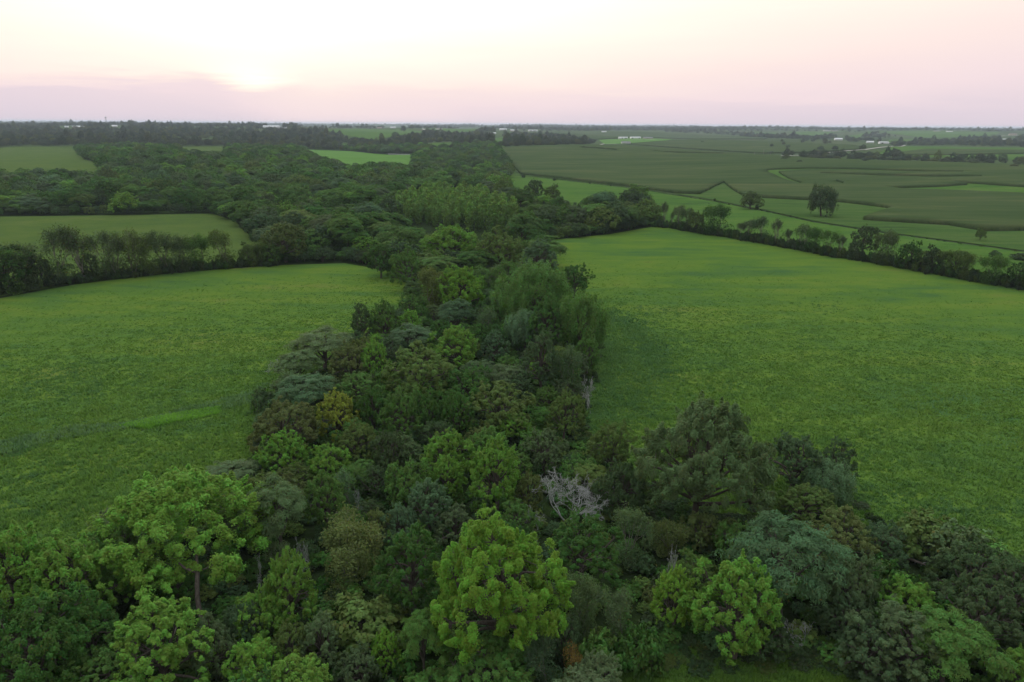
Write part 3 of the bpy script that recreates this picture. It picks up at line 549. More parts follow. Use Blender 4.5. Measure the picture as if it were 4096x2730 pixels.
# ---------------------------------------------------------------- the nearer trees, one by one
T_ = [
 (740,2100,570,380,'puffy_big2','bright','large spreading yellow-green tree at lower left whose forked bare trunk shows below its crown'),
 (55,2300,300,330,'puffy_a','bright','yellow-green tree cut by the left edge of the photo, just below the meadow'),
 (285,2330,290,330,'puffy_c','bright','yellow-tipped tree between the left edge tree and the large spreading tree'),
 (470,2240,260,240,'puffy_b','mid','mid green tree filling the gap left of the large spreading tree'),
 (120,2590,330,320,'puffy_b','deep','dark green tree in the bottom left corner under the yellow-tipped crowns'),
 (330,2540,260,240,'puffy_a','deep','deep green tree left of the round light green crown at the bottom'),
 (640,2560,320,310,'puffy_c','bright','round light green crown at the bottom below the forked trunk'),
 (430,2700,260,170,'dense_b','mid','low green crown cut by the bottom edge near the left corner'),
 (850,2570,160,210,'dense_a','grey','narrow grey-olive tree right of the round light green crown'),
 (975,2500,150,160,'dense_b','greyd','dark grey-green tree behind the narrow grey-olive one'),
 (1165,2355,205,290,'puffy_c','bright','tall bright green leaning tree beside a small bleached dead tree'),
 (1040,2460,190,170,'puffy_b','bright','small fresh green crown left of the tall leaning bright tree'),
 (1030,2660,200,180,'puffy_a','bright','light green crown at the bottom edge left of the olive tree'),
 (925,1915,190,100,'feather_b','grey','pale feathery flat crown standing out against the left meadow grass'),
 (1110,2060,240,270,'feather_a','grey','feathery grey-green locust right of the large spreading tree'),
 (1105,2215,80,140,'open_0','grey','thin sparse sapling under the feathery grey-green locust'),
 (1290,2000,175,215,'puffy_c','mid','upright mid green tree right of the rusty crown in the left wood'),
 (1400,1960,115,170,'open_1','blue','small bluish sparse tree beside the upright mid green tree'),
 (1140,1960,150,140,'dense_c','brown','rusty brown crown above the feathery grey-green locust'),
 (1140,1815,180,150,'puffy_a','bright','layered yellow-green crown below the large brown crown at the left wood edge'),
 (1310,1850,160,120,'puffy_b','bright','layered light green crown right of the other layered crown'),
 (1355,1650,170,170,'puffy_c','yellow','golden yellow-green crown, the yellowest tree of the wood'),
 (1120,1710,260,210,'dense_a','brown','large brown-tinted crown at the left rim of the wood left of the golden tree'),
 (1430,1560,210,110,'puffy_a','mid','mid green crown directly behind the golden tree'),
 (1490,1640,140,170,'puffy_b','deep','deep green crown touching the right side of the golden tree'),
 (1605,1660,170,200,'puffy_c','mid','lumpy mid green tree two crowns right of the golden tree'),
 (1705,1640,130,160,'puffy_b','deep','deep green crown in the middle of the wood right of the lumpy tree'),
 (1825,1660,140,160,'puffy_a','deep','dark green crown left of the broad olive-grey crown'),
 (2000,1630,270,180,'dense_b','olive','broad olive-grey dome crown behind the dead tree'),
 (2258,1650,165,180,'dense_a','olive','olive-yellow crown at the right rim of the wood above the dead tree'),
 (2045,1700,145,100,'puffy_b','bright','small bright crown in front of the broad olive-grey dome'),
 (1930,1760,150,90,'dense_b','brown','low brownish crown behind the tall light green oval tree'),
 (1785,1820,225,180,'puffy_a','bright','broad light green crown in the centre of the wood'),
 (1620,1940,180,180,'puffy_b','mid','mid green crown left below the broad light green one'),
 (1790,1910,150,160,'puffy_c','bright','light green crown in front of the broad light green one'),
 (1985,1890,215,280,'puffy_c','bright','tall light green oval tree left of the bleached dead tree'),
 (1705,2020,200,200,'puffy_c','blue','bluish light green billowy crown below the central crowns'),
 (1605,2110,150,160,'puffy_a','blue','small bluish crown at the lower left of the billowy bluish one'),
 (1825,2100,170,140,'dense_c','grey','grey-green bushy crown behind the brightest yellow-green tree'),
 (2070,2090,175,150,'dense_b','mid','green crown peeping over the brightest yellow-green tree'),
 (2005,2325,510,550,'puffy_big','lime','tallest and brightest yellow-green tree at the bottom centre'),
 (1645,2270,280,330,'dense_c','deep','deep fresh green tree left of the brightest yellow-green tree'),
 (1380,2190,260,230,'open_3','brown','dark brownish sparse tree in the shade left of the deep fresh green tree'),
 (1400,2090,130,120,'dense_a','deep','small dark green crown above the brownish sparse tree'),
 (1520,2120,120,160,'dense_b','brown','brownish slim crown beside the small bluish crown'),
 (1440,2480,310,130,'shrub_a','olive','low olive thicket in the dark gap at the bottom'),
 (1285,2570,165,200,'dense_c','grey','pale grey-green rounded tree left of the dark gap at the bottom'),
 (1150,2590,160,180,'dense_a','olive','olive tree left of the pale grey-green rounded tree'),
 (1430,2680,160,140,'dense_b','grey','grey-green crown at the bottom edge under the dark gap'),
 (1545,2600,115,180,'puffy_c','lime','slim acid yellow-green crown left below the brightest tree'),
 (1690,2570,170,230,'feather_b','mid','feathery mid green crown between the slim acid green crown and the brightest tree'),
 (1950,2690,350,150,'puffy_b','mid','wide mid green crown at the bottom edge under the brightest tree'),
 (2190,2650,160,150,'open_1','blue','sparse bluish tree at the bottom edge right of the wide mid green crown'),
 (2295,2630,90,120,'open_0','orange','small sparse orange-brown sapling at the bottom edge'),
 (2335,2190,280,270,'dense_c','deep','rounded fine-leaved deep green tree below the dead tree'),
 (2510,2140,150,200,'open_1','grey','sparse grey-green tree right of the rounded fine-leaved tree'),
 (2800,1830,500,450,'puffy_big2','silver','huge grey-green willow-like crown rising over the right meadow'),
 (2445,1780,180,180,'dense_b','olive','olive brown crown left of the huge grey-green crown'),
 (2480,1960,200,210,'puffy_b','dark','dark green tree under the left flank of the huge grey-green crown'),
 (2680,2140,130,130,'open_1','brown','dark brownish sparse tree under the huge grey-green crown'),
 (2810,2120,160,130,'dense_b','brown','brown-green low crown right of the dark sparse one'),
 (3170,1850,240,210,'dense_c','greyd','dark brownish pointed tree against the right meadow'),
 (3350,1850,130,170,'dense_c','greyd','thin dark upright tree right of the brownish pointed one'),
 (3315,1930,170,140,'willow_b','blue','pale blue-green drooping crown below the thin upright tree'),
 (3210,2020,220,140,'dense_a','olive','olive-yellow crown behind the grey umbrella-shaped locust'),
 (3150,2260,360,340,'feather_a','blue','grey-blue umbrella-shaped locust with layered crown at lower right'),
 (2925,2170,140,140,'puffy_b','mid','small mid green crown left of the umbrella-shaped locust'),
 (2700,2390,170,240,'puffy_c','lime','slim yellow-green crown beside grey dead spikes'),
 (2960,2430,330,330,'puffy_a','bright','bright green rounded tree in front of the umbrella-shaped locust'),
 (2350,2410,160,200,'open_3','grey','sparse grey-green tree right of the brightest tree with limbs showing'),
 (2500,2480,150,170,'open_1','grey','sparse grey-green tree left of the slim yellow-green crown'),
 (2250,2540,150,150,'dense_b','greyd','dark grey-green crown low between the brightest tree and the sparse trees'),
 (2560,2600,180,130,'shrub_b','deep','low deep green thicket at the edge of the mown track'),
 (2400,2620,150,130,'shrub_a','mid','low green bush right of the orange-brown sapling'),
 (3060,2540,200,130,'dense_b','dark','dark green crown under the bright rounded tree'),
 (3400,2340,190,210,'puffy_b','grey','grey-green bushy tree right of the umbrella-shaped locust'),
 (3650,2420,210,150,'puffy_a','bright','fresh green crown highest of the group in the lower right'),
 (3600,2570,300,250,'dense_c','grey','broad grey-green crown at the lower right below the fresh green one'),
 (3800,2610,270,240,'feather_b','mid','mid green layered crown sloping down to the bottom right'),
 (3390,2460,180,160,'dense_a','greyd','olive-grey crown below the bushy grey-green tree'),
 (3480,2610,220,170,'dense_b','greyd','dull dark green crown at the bottom edge right of the mown track'),
 (3890,2280,260,200,'dense_a','dark','dark crown at the right, last before the meadow edge'),
 (4040,2370,240,220,'dense_c','dark','dark crown cut by the right edge of the photo'),
 (3920,2470,260,220,'dense_b','dark','darkest crown in the lower right shade'),
 (4070,2690,150,120,'puffy_a','bright','light green crown in the very bottom right corner'),
 (3370,2140,240,210,'dense_a','brown','brownish dark crown right behind the umbrella-shaped locust'),
 (3510,2180,200,140,'dense_b','greyd','dull dark crown right of the brownish dark one'),
 (3570,2330,190,120,'shrub_b','deep','low vivid green bush below the fallen log'),
 (3720,2140,200,110,'shrub_a','olive','olive thicket at the meadow edge above the fallen log'),
 (3850,2190,220,110,'shrub_b','grey','grey-green thicket at the meadow edge right of the olive one'),
 (3990,2250,210,120,'shrub_a','mid','green thicket at the meadow edge nearest the right side'),
 (1845,1150,185,160,'puffy_a','lime','bright yellow-green crown standing out in the middle of the wooded strip'),
 (1715,1145,135,150,'open_3','brown','brownish grey crown left of the bright yellow-green one in the strip'),
 (2030,1110,160,120,'puffy_b','mid','mid green crown right of the bright yellow-green one in the strip'),
 (2160,1160,300,220,'willow_a','mid','broadest crown of the strip bulging towards the right meadow'),
 (2330,1290,190,230,'willow_b','mid','tall green crown at the right meadow edge below the broadest crown of the strip'),
 (2200,1290,190,200,'puffy_c','deep','deep green crown under the broadest crown of the strip'),
 (2295,1120,150,110,'dense_b','deep','dark crown on the right meadow edge behind the broadest crown'),
 (1985,990,200,150,'dense_a','olive','rounded brownish green crown upstream in the strip'),
 (2160,1035,170,140,'dense_c','blue','dark bluish crown beside the upper end of the right meadow'),
 (1800,970,220,110,'puffy_b','bright','broad sunlit-looking green crown at the upper end of the strip'),
 (1635,1065,140,150,'dense_a','mid','rounded dense tree at the upper right corner of the left meadow'),
 (1520,1035,120,110,'dense_b','deep','small dark rounded tree at the top edge of the left meadow'),
 (1445,1285,105,140,'dense_c','dark','very dark upright tree standing alone at the left meadow edge'),
 (1540,1275,120,150,'puffy_c','mid','light green tree right of the very dark upright tree'),
 (1645,1295,100,100,'puffy_a','bright','small bright crown two trees right of the very dark upright tree'),
 (1820,1270,150,130,'feather_b','blue','bluish feathery crown in the middle of the strip'),
 (1665,1225,120,80,'puffy_b','mid','small green crown at the meadow edge above the small bright one'),
 (2100,1315,155,130,'willow_b','blue','blue-green weeping crown left of the deep green crown'),
 (1965,1300,110,130,'open_1','greyd','sparse dark tree left of the blue-green weeping crown'),
 (1830,1390,210,150,'puffy_a','bright','broad domed light green crown above the wide olive-brown crown'),
 (1650,1355,180,90,'feather_a','blue','flat bluish feathery crown left of the broad domed crown'),
 (1980,1385,125,110,'dense_c','blue','blue-grey crown with upright shoots right of the broad domed crown'),
 (1505,1440,120,170,'puffy_c','bright','slim bright green crown left of the wide olive-brown crown'),
 (1670,1470,290,200,'dense_a','olive','wide olive-brown crown, the largest of that colour in the wood'),
 (1400,1450,180,130,'dense_b','brown','brown crown left of the slim bright green crown'),
 (1290,1395,240,130,'feather_a','grey','feathery grey-green crown leaning out over the left meadow'),
 (1195,1470,170,110,'feather_b','grey','smaller feathery crown leaning out over the left meadow'),
 (1220,1570,200,120,'feather_a','blue','grey-blue feathery crown at the left rim behind the brown-tinted crown'),
 (1060,1600,90,70,'shrub_a','dark','small dark bush at the meadow edge beside the ditch'),
 (2170,1440,170,230,'dense_c','greyd','dark grey-green pointed tree in the right half of the wood'),
 (2285,1480,140,190,'open_3','greyd','dark sparse tree at the right rim with dead twigs'),
 (1870,1540,200,130,'puffy_b','deep','deep green crown right of the wide olive-brown crown'),
 (2030,1470,120,90,'puffy_c','mid','small bluish green crown left of the dark pointed tree'),
 (2350,1420,110,130,'dense_b','mid','green crown at the foot of the strip by the curved meadow path'),
 (1420,1770,170,150,'dense_a','olive','olive crown below the golden tree'),
 (1560,1810,160,170,'dense_b','dark','dark crown left of the broad light green central crown'),
 (1500,1930,130,130,'dense_c','dark','dark crown in the shaded hollow left of centre'),
 (2180,1800,170,150,'dense_b','grey','grey-green crown between the tall oval tree and the dead tree'),
 (2110,1960,120,140,'dense_a','brown','brownish crown just left of the dead tree'),
 (700,2330,180,120,'dense_b','deep','deep green crown low behind the forked trunk'),
]
HAND = []
for px, py, w, h, pr, ti, lab in T_:
    p, Wd, H, d = place(px, py, w, h); Wd *= 1.05
    nm, cat = {'feather': ('locust_tree', 'tree'), 'shrub': ('shrub', 'bush'), 'open': ('sparse_tree', 'tree'), 'willow': ('willow_tree', 'tree')}.get(pr.split('_')[0], ('broadleaf_tree', 'tree'))
    tc_ = vary(TINT[ti], .06)
    if d > 210 and pr+'x' in (): pass
    plant(pr, p, Wd, H, tc_, lab, None, nm, cat); HAND.append((p[0], p[1], Wd, H))
# forked bare trunk in front of the large spreading tree's crown
def limbs(name, label, cat, paths, base, m_, sides=8):
    t = thing(name, label, cat, base); V, Q = tubes(paths, sides); link('trunk', newmesh('trunk', V, Q, [m_], smooth=True), t); return t
def bare(nm, px, py, hpx_w, label, rz=0, lean=None, foot=True, H=None):
    me, r_, h_ = BARE[nm]; p = at(px, py); d = np.linalg.norm(p-CAM); t = thing('dead_tree', label, 'dead tree', p, rz); s = hpx_w*d/F/2/r_
    t.scale = (s, s, (H or h_*s)/h_)
    if lean: t.rotation_euler.x, t.rotation_euler.y = lean
    link('branches', me, t); return t
bare('dead_big', 2275, 2095, 400, 'large bleached leafless dead tree with a spray of pale branches', 2.9, H=10)
bare('bare_limb', 2150, 2180, 150, 'smaller bleached dead tree bending left below the large dead one', .4, H=7, lean=(0, -.45))
bare('dead_small', 1205, 2350, 90, 'small bleached dead tree behind the tall leaning bright tree', 1.0, H=7.5)
bare('bare_limb', 1050, 2400, 60, 'pair of thin grey dead stems left of the leaning bright tree', 1.7, H=7)
bare('dead_small', 2690, 2430, 100, 'grey dead spikes sticking up beside the slim yellow-green crown', 2.0, H=9.5)
bare('dead_bush', 3200, 2580, 140, 'silvery leafless bush at the edge of the mown track', .3, H=3.2)
bare('dead_small', 2350, 1640, 110, 'grey leafless tree at the right rim beside the olive-yellow crown', 1.4, H=8)
bare('dead_small', 2080, 1580, 70, 'bare grey twigs above the broad olive-grey dome', .7, H=9)
bare('dead_small', 1440, 2080, 60, 'bare curved branch in the shaded hollow', 2.2, H=6)
bare('dead_bush', 1110, 1490, 80, 'hazy grey leafless bush over the left meadow edge', 2.6, H=3.5)
def fallen_log():
    a = at(3545, 2215); c = at(3695, 2290); t = thing('fallen_log', 'broken brown fallen trunk lying in the brush at the right meadow edge', 'log', a)
    d = c-a; r = np.random.default_rng(3); V, Q = tubes([curve([0, 0, .5], d+[0, 0, 1.2], .30, .14, r, 7, .03)], 8); link('trunk', newmesh('trunk', V, Q, [M['bark']], smooth=True), t)
    V, Q = tubes([curve(d*f+[0, 0, .8], d*f+[r.normal(0, .8), r.normal(0, .8), 1.5], .09, .02, r, 3, .1) for f in (.3, .55, .75, .9)], 5); link('branch_stub', newmesh('branch_stub', V, Q, [M['dead_bark']], smooth=True), t)
fallen_log()
def forked():
    b0 = at(845, 2540); r = np.random.default_rng(8); p1 = at(790, 2290, 6.5)+[0, 0, 6.5]-b0
    L = at(700, 2230, 8)+[0, 0, 8]-b0; Rr = at(790, 2180, 9)+[0, 0, 9]-b0; L2 = at(900, 2230, 8)+[0, 0, 8]-b0
    return b0, [curve([0, 0, -.3], p1, .36, .27, r, 7, .04), curve(p1, L, .2, .09, r, 5, .06), curve(p1, Rr, .22, .1, r, 5, .05), curve(p1, L2, .09, .03, r, 5, .08)]
b0, ps = forked(); V, Q = tubes(ps, 8)
big = [o for o in COL.objects if o.get('label', '').startswith('large spreading')][0]
tr_ = [c for c in big.children if c.name.startswith('trunk')][0]; M4 = (Matrix.Translation(big.location) @ Matrix.Rotation(big.rotation_euler.z, 4, 'Z') @ Matrix.Diagonal((*big.scale, 1))).inverted()
V = np.array([M4 @ Vector(v+b0) for v in V]); tr_.data = newmesh('trunk', V, Q, [M['bark']], smooth=True)
# ---------------------------------------------------------------- hedgerows and solitary trees
def stand(px, py, w, h, pr, ti, lab, group=None, name='hedgerow_tree', cat='tree', f=1.1):
    p, Wd, H, d = place_base(px, py, w, h); return plant(pr, p, Wd*f, H, vary(tuple(np.array(TINT[ti])*.72), .07), lab, group, name, cat)
LB = lambda x: float(np.interp(x, [-1000, 0, 150, 400, 700, 1000, 1150, 1400], [1345, 1178, 1150, 1120, 1088, 1066, 1058, 1050]))
for i, (x, w, h, pr, ti, look) in enumerate([(-60, 160, 160, 'open_3', 'mid', 'half hidden leafy tree'), (40, 150, 140, 'dense_m1', 'deep', 'dense low tree'), (115, 150, 150, 'open_3', 'grey', 'wide arching grey tree'), (180, 70, 100, 'dense_m2', 'dark', 'dark ivy-clad tree'), (240, 135, 190, 'open_1', 'grey', 'tall fan-limbed tree'),
        (345, 100, 190, 'open_2', 'olive', 'tallest slim tree'), (375, 60, 90, 'dense_m1', 'dark', 'short dark leafy tree'), (430, 120, 160, 'open_1', 'grey', 'spreading thin tree'), (475, 80, 150, 'open_0', 'grey', 'thin upright tree'), (535, 100, 165, 'open_0', 'olive', 'leaning twisted tree'), (585, 110, 130, 'open_3', 'olive', 'bushy olive tree'),
        (670, 110, 150, 'open_1', 'grey', 'vase-shaped tree with bare stem'), (735, 95, 130, 'open_3', 'grey', 'rounded thin tree'), (805, 110, 125, 'open_3', 'mid', 'leafy tree with dark gaps'), (912, 105, 140, 'open_1', 'olive', 'separate vase-shaped tree'), (1000, 80, 85, 'dense_m2', 'olive', 'low dense olive tree'), (1045, 90, 90, 'open_3', 'olive', 'low ragged tree'), (1100, 80, 75, 'dense_m1', 'mid', 'low round tree')]):
    stand(x, LB(x), w, h*1.05, pr, ti, f'{look} in the left hedgerow, number {i+1} from left' if i else 'half hidden leafy tree at the far left end of the left hedgerow', 'trees of the left hedgerow')
stand(1145, 1052, 150, 150, 'dense_m1', 'olive', 'rounded olive tree with pale stems where the left hedgerow meets the wood', None, 'broadleaf_tree')
RB = lambda x: float(np.interp(x, [2560, 2640, 2740, 3000, 3300, 3600, 4096, 4800, 5200], [925, 902, 924, 964, 1020, 1070, 1160, 1280, 1345]))
for i, (x, w, h, pr, ti, look) in enumerate([(2652, 34, 95, 'open_2', 'grey', 'thin wispy tree'), (2682, 20, 60, 'open_2', 'grey', 'short wispy sapling'), (2712, 60, 95, 'open_0', 'grey', 'dark-stemmed wispy tree'), (2748, 50, 90, 'open_0', 'dark', 'dark ivy-clad tree'), (2785, 75, 80, 'dense_m2', 'olive', 'olive rounded tree'), (2865, 118, 115, 'open_3', 'deep', 'broad vase-shaped tree'),
        (2950, 48, 60, 'open_1', 'grey', 'small thin tree'), (2992, 55, 80, 'open_0', 'greyd', 'dark thin tree'), (3048, 78, 95, 'open_1', 'greyd', 'forked open tree'), (3108, 50, 100, 'open_2', 'grey', 'tall wispy tree'), (3158, 44, 70, 'open_2', 'dark', 'dark short-stemmed tree'), (3212, 64, 100, 'open_0', 'greyd', 'tree with crooked bare limbs'), (3258, 64, 90, 'open_3', 'deep', 'bushy green tree'),
        (3306, 62, 90, 'open_1', 'mid', 'ragged green tree'), (3366, 42, 80, 'open_2', 'grey', 'thin pale tree'), (3411, 56, 62, 'dense_m1', 'dark', 'low dark tree'), (3545, 92, 118, 'open_3', 'grey', 'wide feathery tree'), (3627, 88, 92, 'dense_m2', 'deep', 'dark rounded tree'), (3680, 60, 66, 'dense_m1', 'olive', 'low olive tree'), (3727, 72, 90, 'dense_m2', 'dark', 'dark upright tree'),
        (3775, 54, 85, 'open_3', 'olive', 'loose olive tree'), (3815, 62, 88, 'dense_m1', 'olive', 'dense olive tree'), (3862, 72, 88, 'open_3', 'olive', 'leaning olive tree'), (3981, 95, 95, 'open_3', 'mid', 'spreading thin-topped tree'), (4066, 72, 78, 'dense_m1', 'deep', 'round tree by the right edge'), (4120, 70, 80, 'dense_m2', 'deep', 'tree cut by the right edge')]):
    stand(x, RB(x), w, h*1.05, pr, ti, f'{look} in the right hedgerow, number {i+1} from its left end', 'trees of the right hedgerow')
for a in [(3448, 1024, 98, 108, 'dense_m1', 'dark', 'heart-shaped dark crown on a bare stem above the right hedgerow'), (3003, 838, 92, 66, 'puffy_m1', 'olive', 'lone spreading oak on a short trunk at the corn edge'), (3285, 866, 104, 112, 'willow_m1', 'greyd', 'large ragged lone tree with two trunks in front of the corn'),
          (2133, 822, 80, 100, 'dense_m1', 'dark', 'dark lone tree in the bright pasture, left of a pair'), (2205, 822, 82, 82, 'dense_m2', 'olive', 'brownish lone tree in the bright pasture, right of a pair'), (3920, 962, 40, 38, 'dense_m2', 'olive', 'small lone tree below the lower corn field at right')]:
    stand(*a, None, 'lone_tree', f=1.0)
for a in [(3027, 838, 14, 18, 'shrub_m', 'dark', 'small dark bush beside the lone oak'), (2093, 712, 17, 16, 'shrub_m', 'dark', 'round dark bush at the corner of the corn'), (2219, 724, 15, 12, 'shrub_m', 'greyd', 'grey bush on the fence line below the corn'), (2858, 807, 9, 12, 'shrub_m', 'dark', 'tiny dark bush on the fence line below the notch in the corn'),
          (3978, 1032, 34, 24, 'shrub_m', 'dark', 'round dark bush in the far right pasture'), (4085, 1040, 60, 22, 'shrub_m', 'dark', 'low dark bush cut by the right edge'), (2359, 737, 8, 10, 'shrub_m', 'dark', 'tiny bush on the fence line beside the long corn edge'), (2443, 746, 6, 7, 'shrub_m', 'dark', 'smallest bush on the fence line under the corn'),
          (2810, 572, 14, 7, 'shrub_m', 'dark', 'lone dark bush inside the far corn field')]: stand(*a, None, 'bush', 'bush')
# ---------------------------------------------------------------- young poplar plantation
PPX = [(1600, 905), (1590, 860), (1640, 830), (1760, 805), (1900, 812), (2000, 845), (2075, 895), (2060, 925), (1980, 945), (1850, 925), (1760, 925), (1700, 900)]
PP = [tuple(at(x, y)[:2]) for x, y in PPX]; A = np.array(PP); n_p = 0; cand = []
for gx in np.arange(A[:, 0].min(), A[:, 0].max(), 6.6):
    for gy in np.arange(A[:, 1].min(), A[:, 1].max(), 8.5):
        q = np.array([gx, gy])+rng.normal(0, .7, 2)
        if inpoly(q[0], q[1], PP): cand.append(q)
cand.sort(key=lambda q: q[1]); POP_REST = cand[290:]
for q in cand[:290]:
    s = rng.uniform(.82, 1.25); plant(f'poplar_{rng.integers(4)}', (q[0], q[1], float(hgt(*q))), 6.0*s, 13.5*s, vary((.16, .28, .08), .1), 'slender light green young poplar in the dense planted block in the middle distance', 'young poplars of the planted block', 'young_poplar')
# ---------------------------------------------------------------- woods
NEARF = [(-500, 3300), (-500, 2600), (0, 2440), (200, 2330), (470, 2200), (700, 2100), (900, 1990), (1020, 1900), (1060, 1780), (1110, 1660), (1230, 1560), (1400, 1420), (1600, 1270), (1690, 1150), (2250, 1100), (2300, 1350), (2330, 1500), (2260, 1650), (2330, 1750), (2420, 1900), (2700, 2150), (3000, 2150), (3250, 2160), (3600, 2260), (3950, 2360), (4400, 2600), (4800, 3300), (3600, 3300), (3500, 2760), (3200, 2610), (2700, 2600), (2450, 2720), (2400, 3300)]
GLADE = [[(2400, 2330), (2650, 2280), (2760, 2330), (2680, 2500), (2450, 2500)], [(1250, 2300), (1560, 2330), (1660, 2500), (1500, 2540), (1300, 2420)]]
MIDF = [(-900, 866), (-900, 700), (100, 700), (400, 690), (430, 660), (335, 640), (300, 587), (40, 588), (-60, 600), (-400, 650), (-400, 560), (1190, 560), (1205, 598), (1300, 645), (1400, 665), (1590, 658), (1640, 672), (1675, 618), (1980, 600), (2000, 625), (2035, 665), (2045, 700), (2030, 740), (2060, 800), (2120, 835), (2190, 850), (2280, 880), (2340, 850), (2420, 838), (2580, 842), (2625, 870), (2628, 898), (2440, 936), (2170, 965), (2230, 1110), (1700, 1150), (1660, 1150), (1560, 1078), (1380, 1050), (1140, 1050), (1050, 985), (985, 925), (940, 880), (850, 852), (350, 860)]
MHOLE = [PPX, [(690, 588), (905, 586), (900, 606), (850, 616), (760, 610)], [(2150, 800), (2270, 800), (2300, 860), (2200, 845)]]
W1 = [(1190, 598), (1200, 530), (1330, 540), (1421, 548), (1505, 562), (1603, 537), (1795, 534), (1888, 542), (1972, 556), (1985, 600), (1668, 616), (1481, 616), (1365, 602)]
W2 = [(1990, 592), (2010, 545), (2090, 536), (2200, 541), (2330, 552), (2390, 574), (2340, 582), (2150, 586)]
TLS = [[(2670, 521), (2900, 531), (3080, 546), (3270, 555), (3270, 562), (3060, 556), (2880, 541), (2660, 530)], [(3370, 560), (3480, 565), (3640, 580), (3600, 588), (3460, 575), (3370, 568)], [(3260, 548), (3340, 545), (3345, 562), (3260, 563)], [(3430, 540), (3545, 532), (3540, 548), (3500, 556), (3430, 552)],
       [(3620, 584), (3680, 560), (3760, 570), (3850, 568), (4100, 575), (4700, 580), (4700, 600), (4096, 592), (3980, 588), (3700, 584)], [(3690, 560), (3960, 556), (4096, 560), (4096, 566), (3700, 566)],
       [(1640, 505), (1900, 500), (1900, 514), (1640, 512)], [(1700, 528), (1900, 520), (1990, 524), (1980, 536), (1800, 534)]]
FIELDS = list(FARF)+[[(-200, 690), (-60, 600), (40, 588), (300, 587), (335, 640), (430, 660), (400, 690), (100, 700)]]
def anyin(x, y, L):
    k = np.zeros(np.shape(x), bool)
    for p in L: k |= inpoly(x, y, p)
    return k
def vnoise(x, y, s, o=0):
    return .5+.25*(np.sin(x/s+o+1.7*np.sin(y/s*1.3+o))+np.sin(y/s*.9+2*o+1.3*np.sin(x/s*.7)))
pts = []           # x, y, W, H, kind index, tint
def jgrid(x0, x1, y0, y1, s, jit=.32):
    gx, gy = np.meshgrid(np.arange(x0, x1, s), np.arange(y0, y1, s*.9)); gx = gx+(np.arange(gx.shape[0])[:, None] % 2)*s/2
    P = np.stack([gx, gy], -1).reshape(-1, 2); return P+rng.normal(0, s*jit, P.shape)
HA = np.array(HAND)
PALN = ['mid', 'deep', 'dark', 'olive', 'grey', 'greyd', 'brown', 'blue', 'bright']
VIS = [[(x, y-42) for x, y in PPX], PPX, [(690, 588), (905, 586), (900, 608), (850, 616), (760, 612)], [(700, 551), (980, 551), (980, 557), (700, 557)], [(1205, 596), (1400, 604), (1500, 615), (1560, 619), (1668, 617), (1640, 668), (1590, 655), (1530, 650), (1400, 664), (1300, 640)],
       [(-200, 690), (-60, 600), (40, 588), (300, 587), (335, 640), (430, 660), (400, 682), (100, 678)], [(1300, 520), (1420, 516), (1640, 520), (1700, 527), (1620, 540), (1500, 562), (1410, 548), (1340, 532)], [(2010, 735), (2045, 702), (2130, 712), (2130, 770), (2060, 760)], [(1690, 575), (1830, 570), (1800, 582), (1720, 584)], [(1400, 576), (1300, 572), (1395, 585)]]
def hides(P, H, fac=1.0):
    """would a crown of height H standing here hide an open field?"""
    r = np.zeros(len(P), bool); z = hgt(P[:, 0], P[:, 1])
    for f_ in (0, .5, .95): px, py, f = proj(P[:, 0], P[:, 1], z+H*f_); r |= anyin(px, py, VIS)
    return r
def addpts(P, k, W0, W1_, asp, pal, pw, kinds, kw, gain=1.0):
    P = P[k]; n = len(P)
    for q, w_, a, ti, kd in zip(P, rng.uniform(W0, W1_, n), rng.uniform(*asp, n), rng.choice(pal, n, p=pw), rng.choice(kinds, n, p=kw)): pts.append((q[0], q[1], w_, w_*a, kd, tuple(v*gain for v in vary(TINT[ti], .14))))
DT = at(2285, 2150); FT = at(840, 2540)
P = jgrid(-150, 170, 25, 330, 6.4); z = P[:, 0]*0; px, py, f = proj(P[:, 0], P[:, 1], z)
k = (f > 5) & inpoly(px, py, NEARF) & ~anyin(px, py, GLADE) & (px > -500) & (px < 4600)
for i in np.where(k)[0]:
    if np.any(np.hypot(HA[:, 0]-P[i, 0], HA[:, 1]-P[i, 1]) < HA[:, 2]*.5+1.2) or np.hypot(P[i, 0]-DT[0], (P[i, 1]-DT[1]+6)*.55) < 8 or np.hypot(P[i, 0]-FT[0], (P[i, 1]-FT[1]+4)*.6) < 5: k[i] = False
addpts(P, k, 5, 8.5, (.8, 1.1), ['deep', 'mid', 'olive', 'greyd', 'dark', 'grey', 'bright'], [.22, .26, .12, .12, .10, .12, .06], ['puffy', 'dense', 'feather'], [.4, .45, .15])
n_near = len(pts)
P = jgrid(-1400, 700, 190, 1750, 13.5); px, py, f = proj(P[:, 0], P[:, 1], hgt(P[:, 0], P[:, 1]))
k = (f > 5) & (inpoly(px, py, MIDF) | inpoly(px, py, W1)) & ~anyin(px, py, MHOLE) & (px > -330) & (np.hypot(P[:, 0], P[:, 1]) < 1750) & ~hides(P, 12)
for i in np.where(k)[0]:
    if np.any(np.hypot(HA[:, 0]-P[i, 0], HA[:, 1]-P[i, 1]) < HA[:, 2]*.45+3): k[i] = False
addpts(P, k, 12, 22, (.52, .9), ['mid', 'deep', 'olive', 'greyd', 'grey', 'dark', 'blue', 'bright'], [.30, .19, .12, .12, .11, .05, .05, .06], ['puffy', 'dense', 'feather'], [.25, .35, .4], .9)
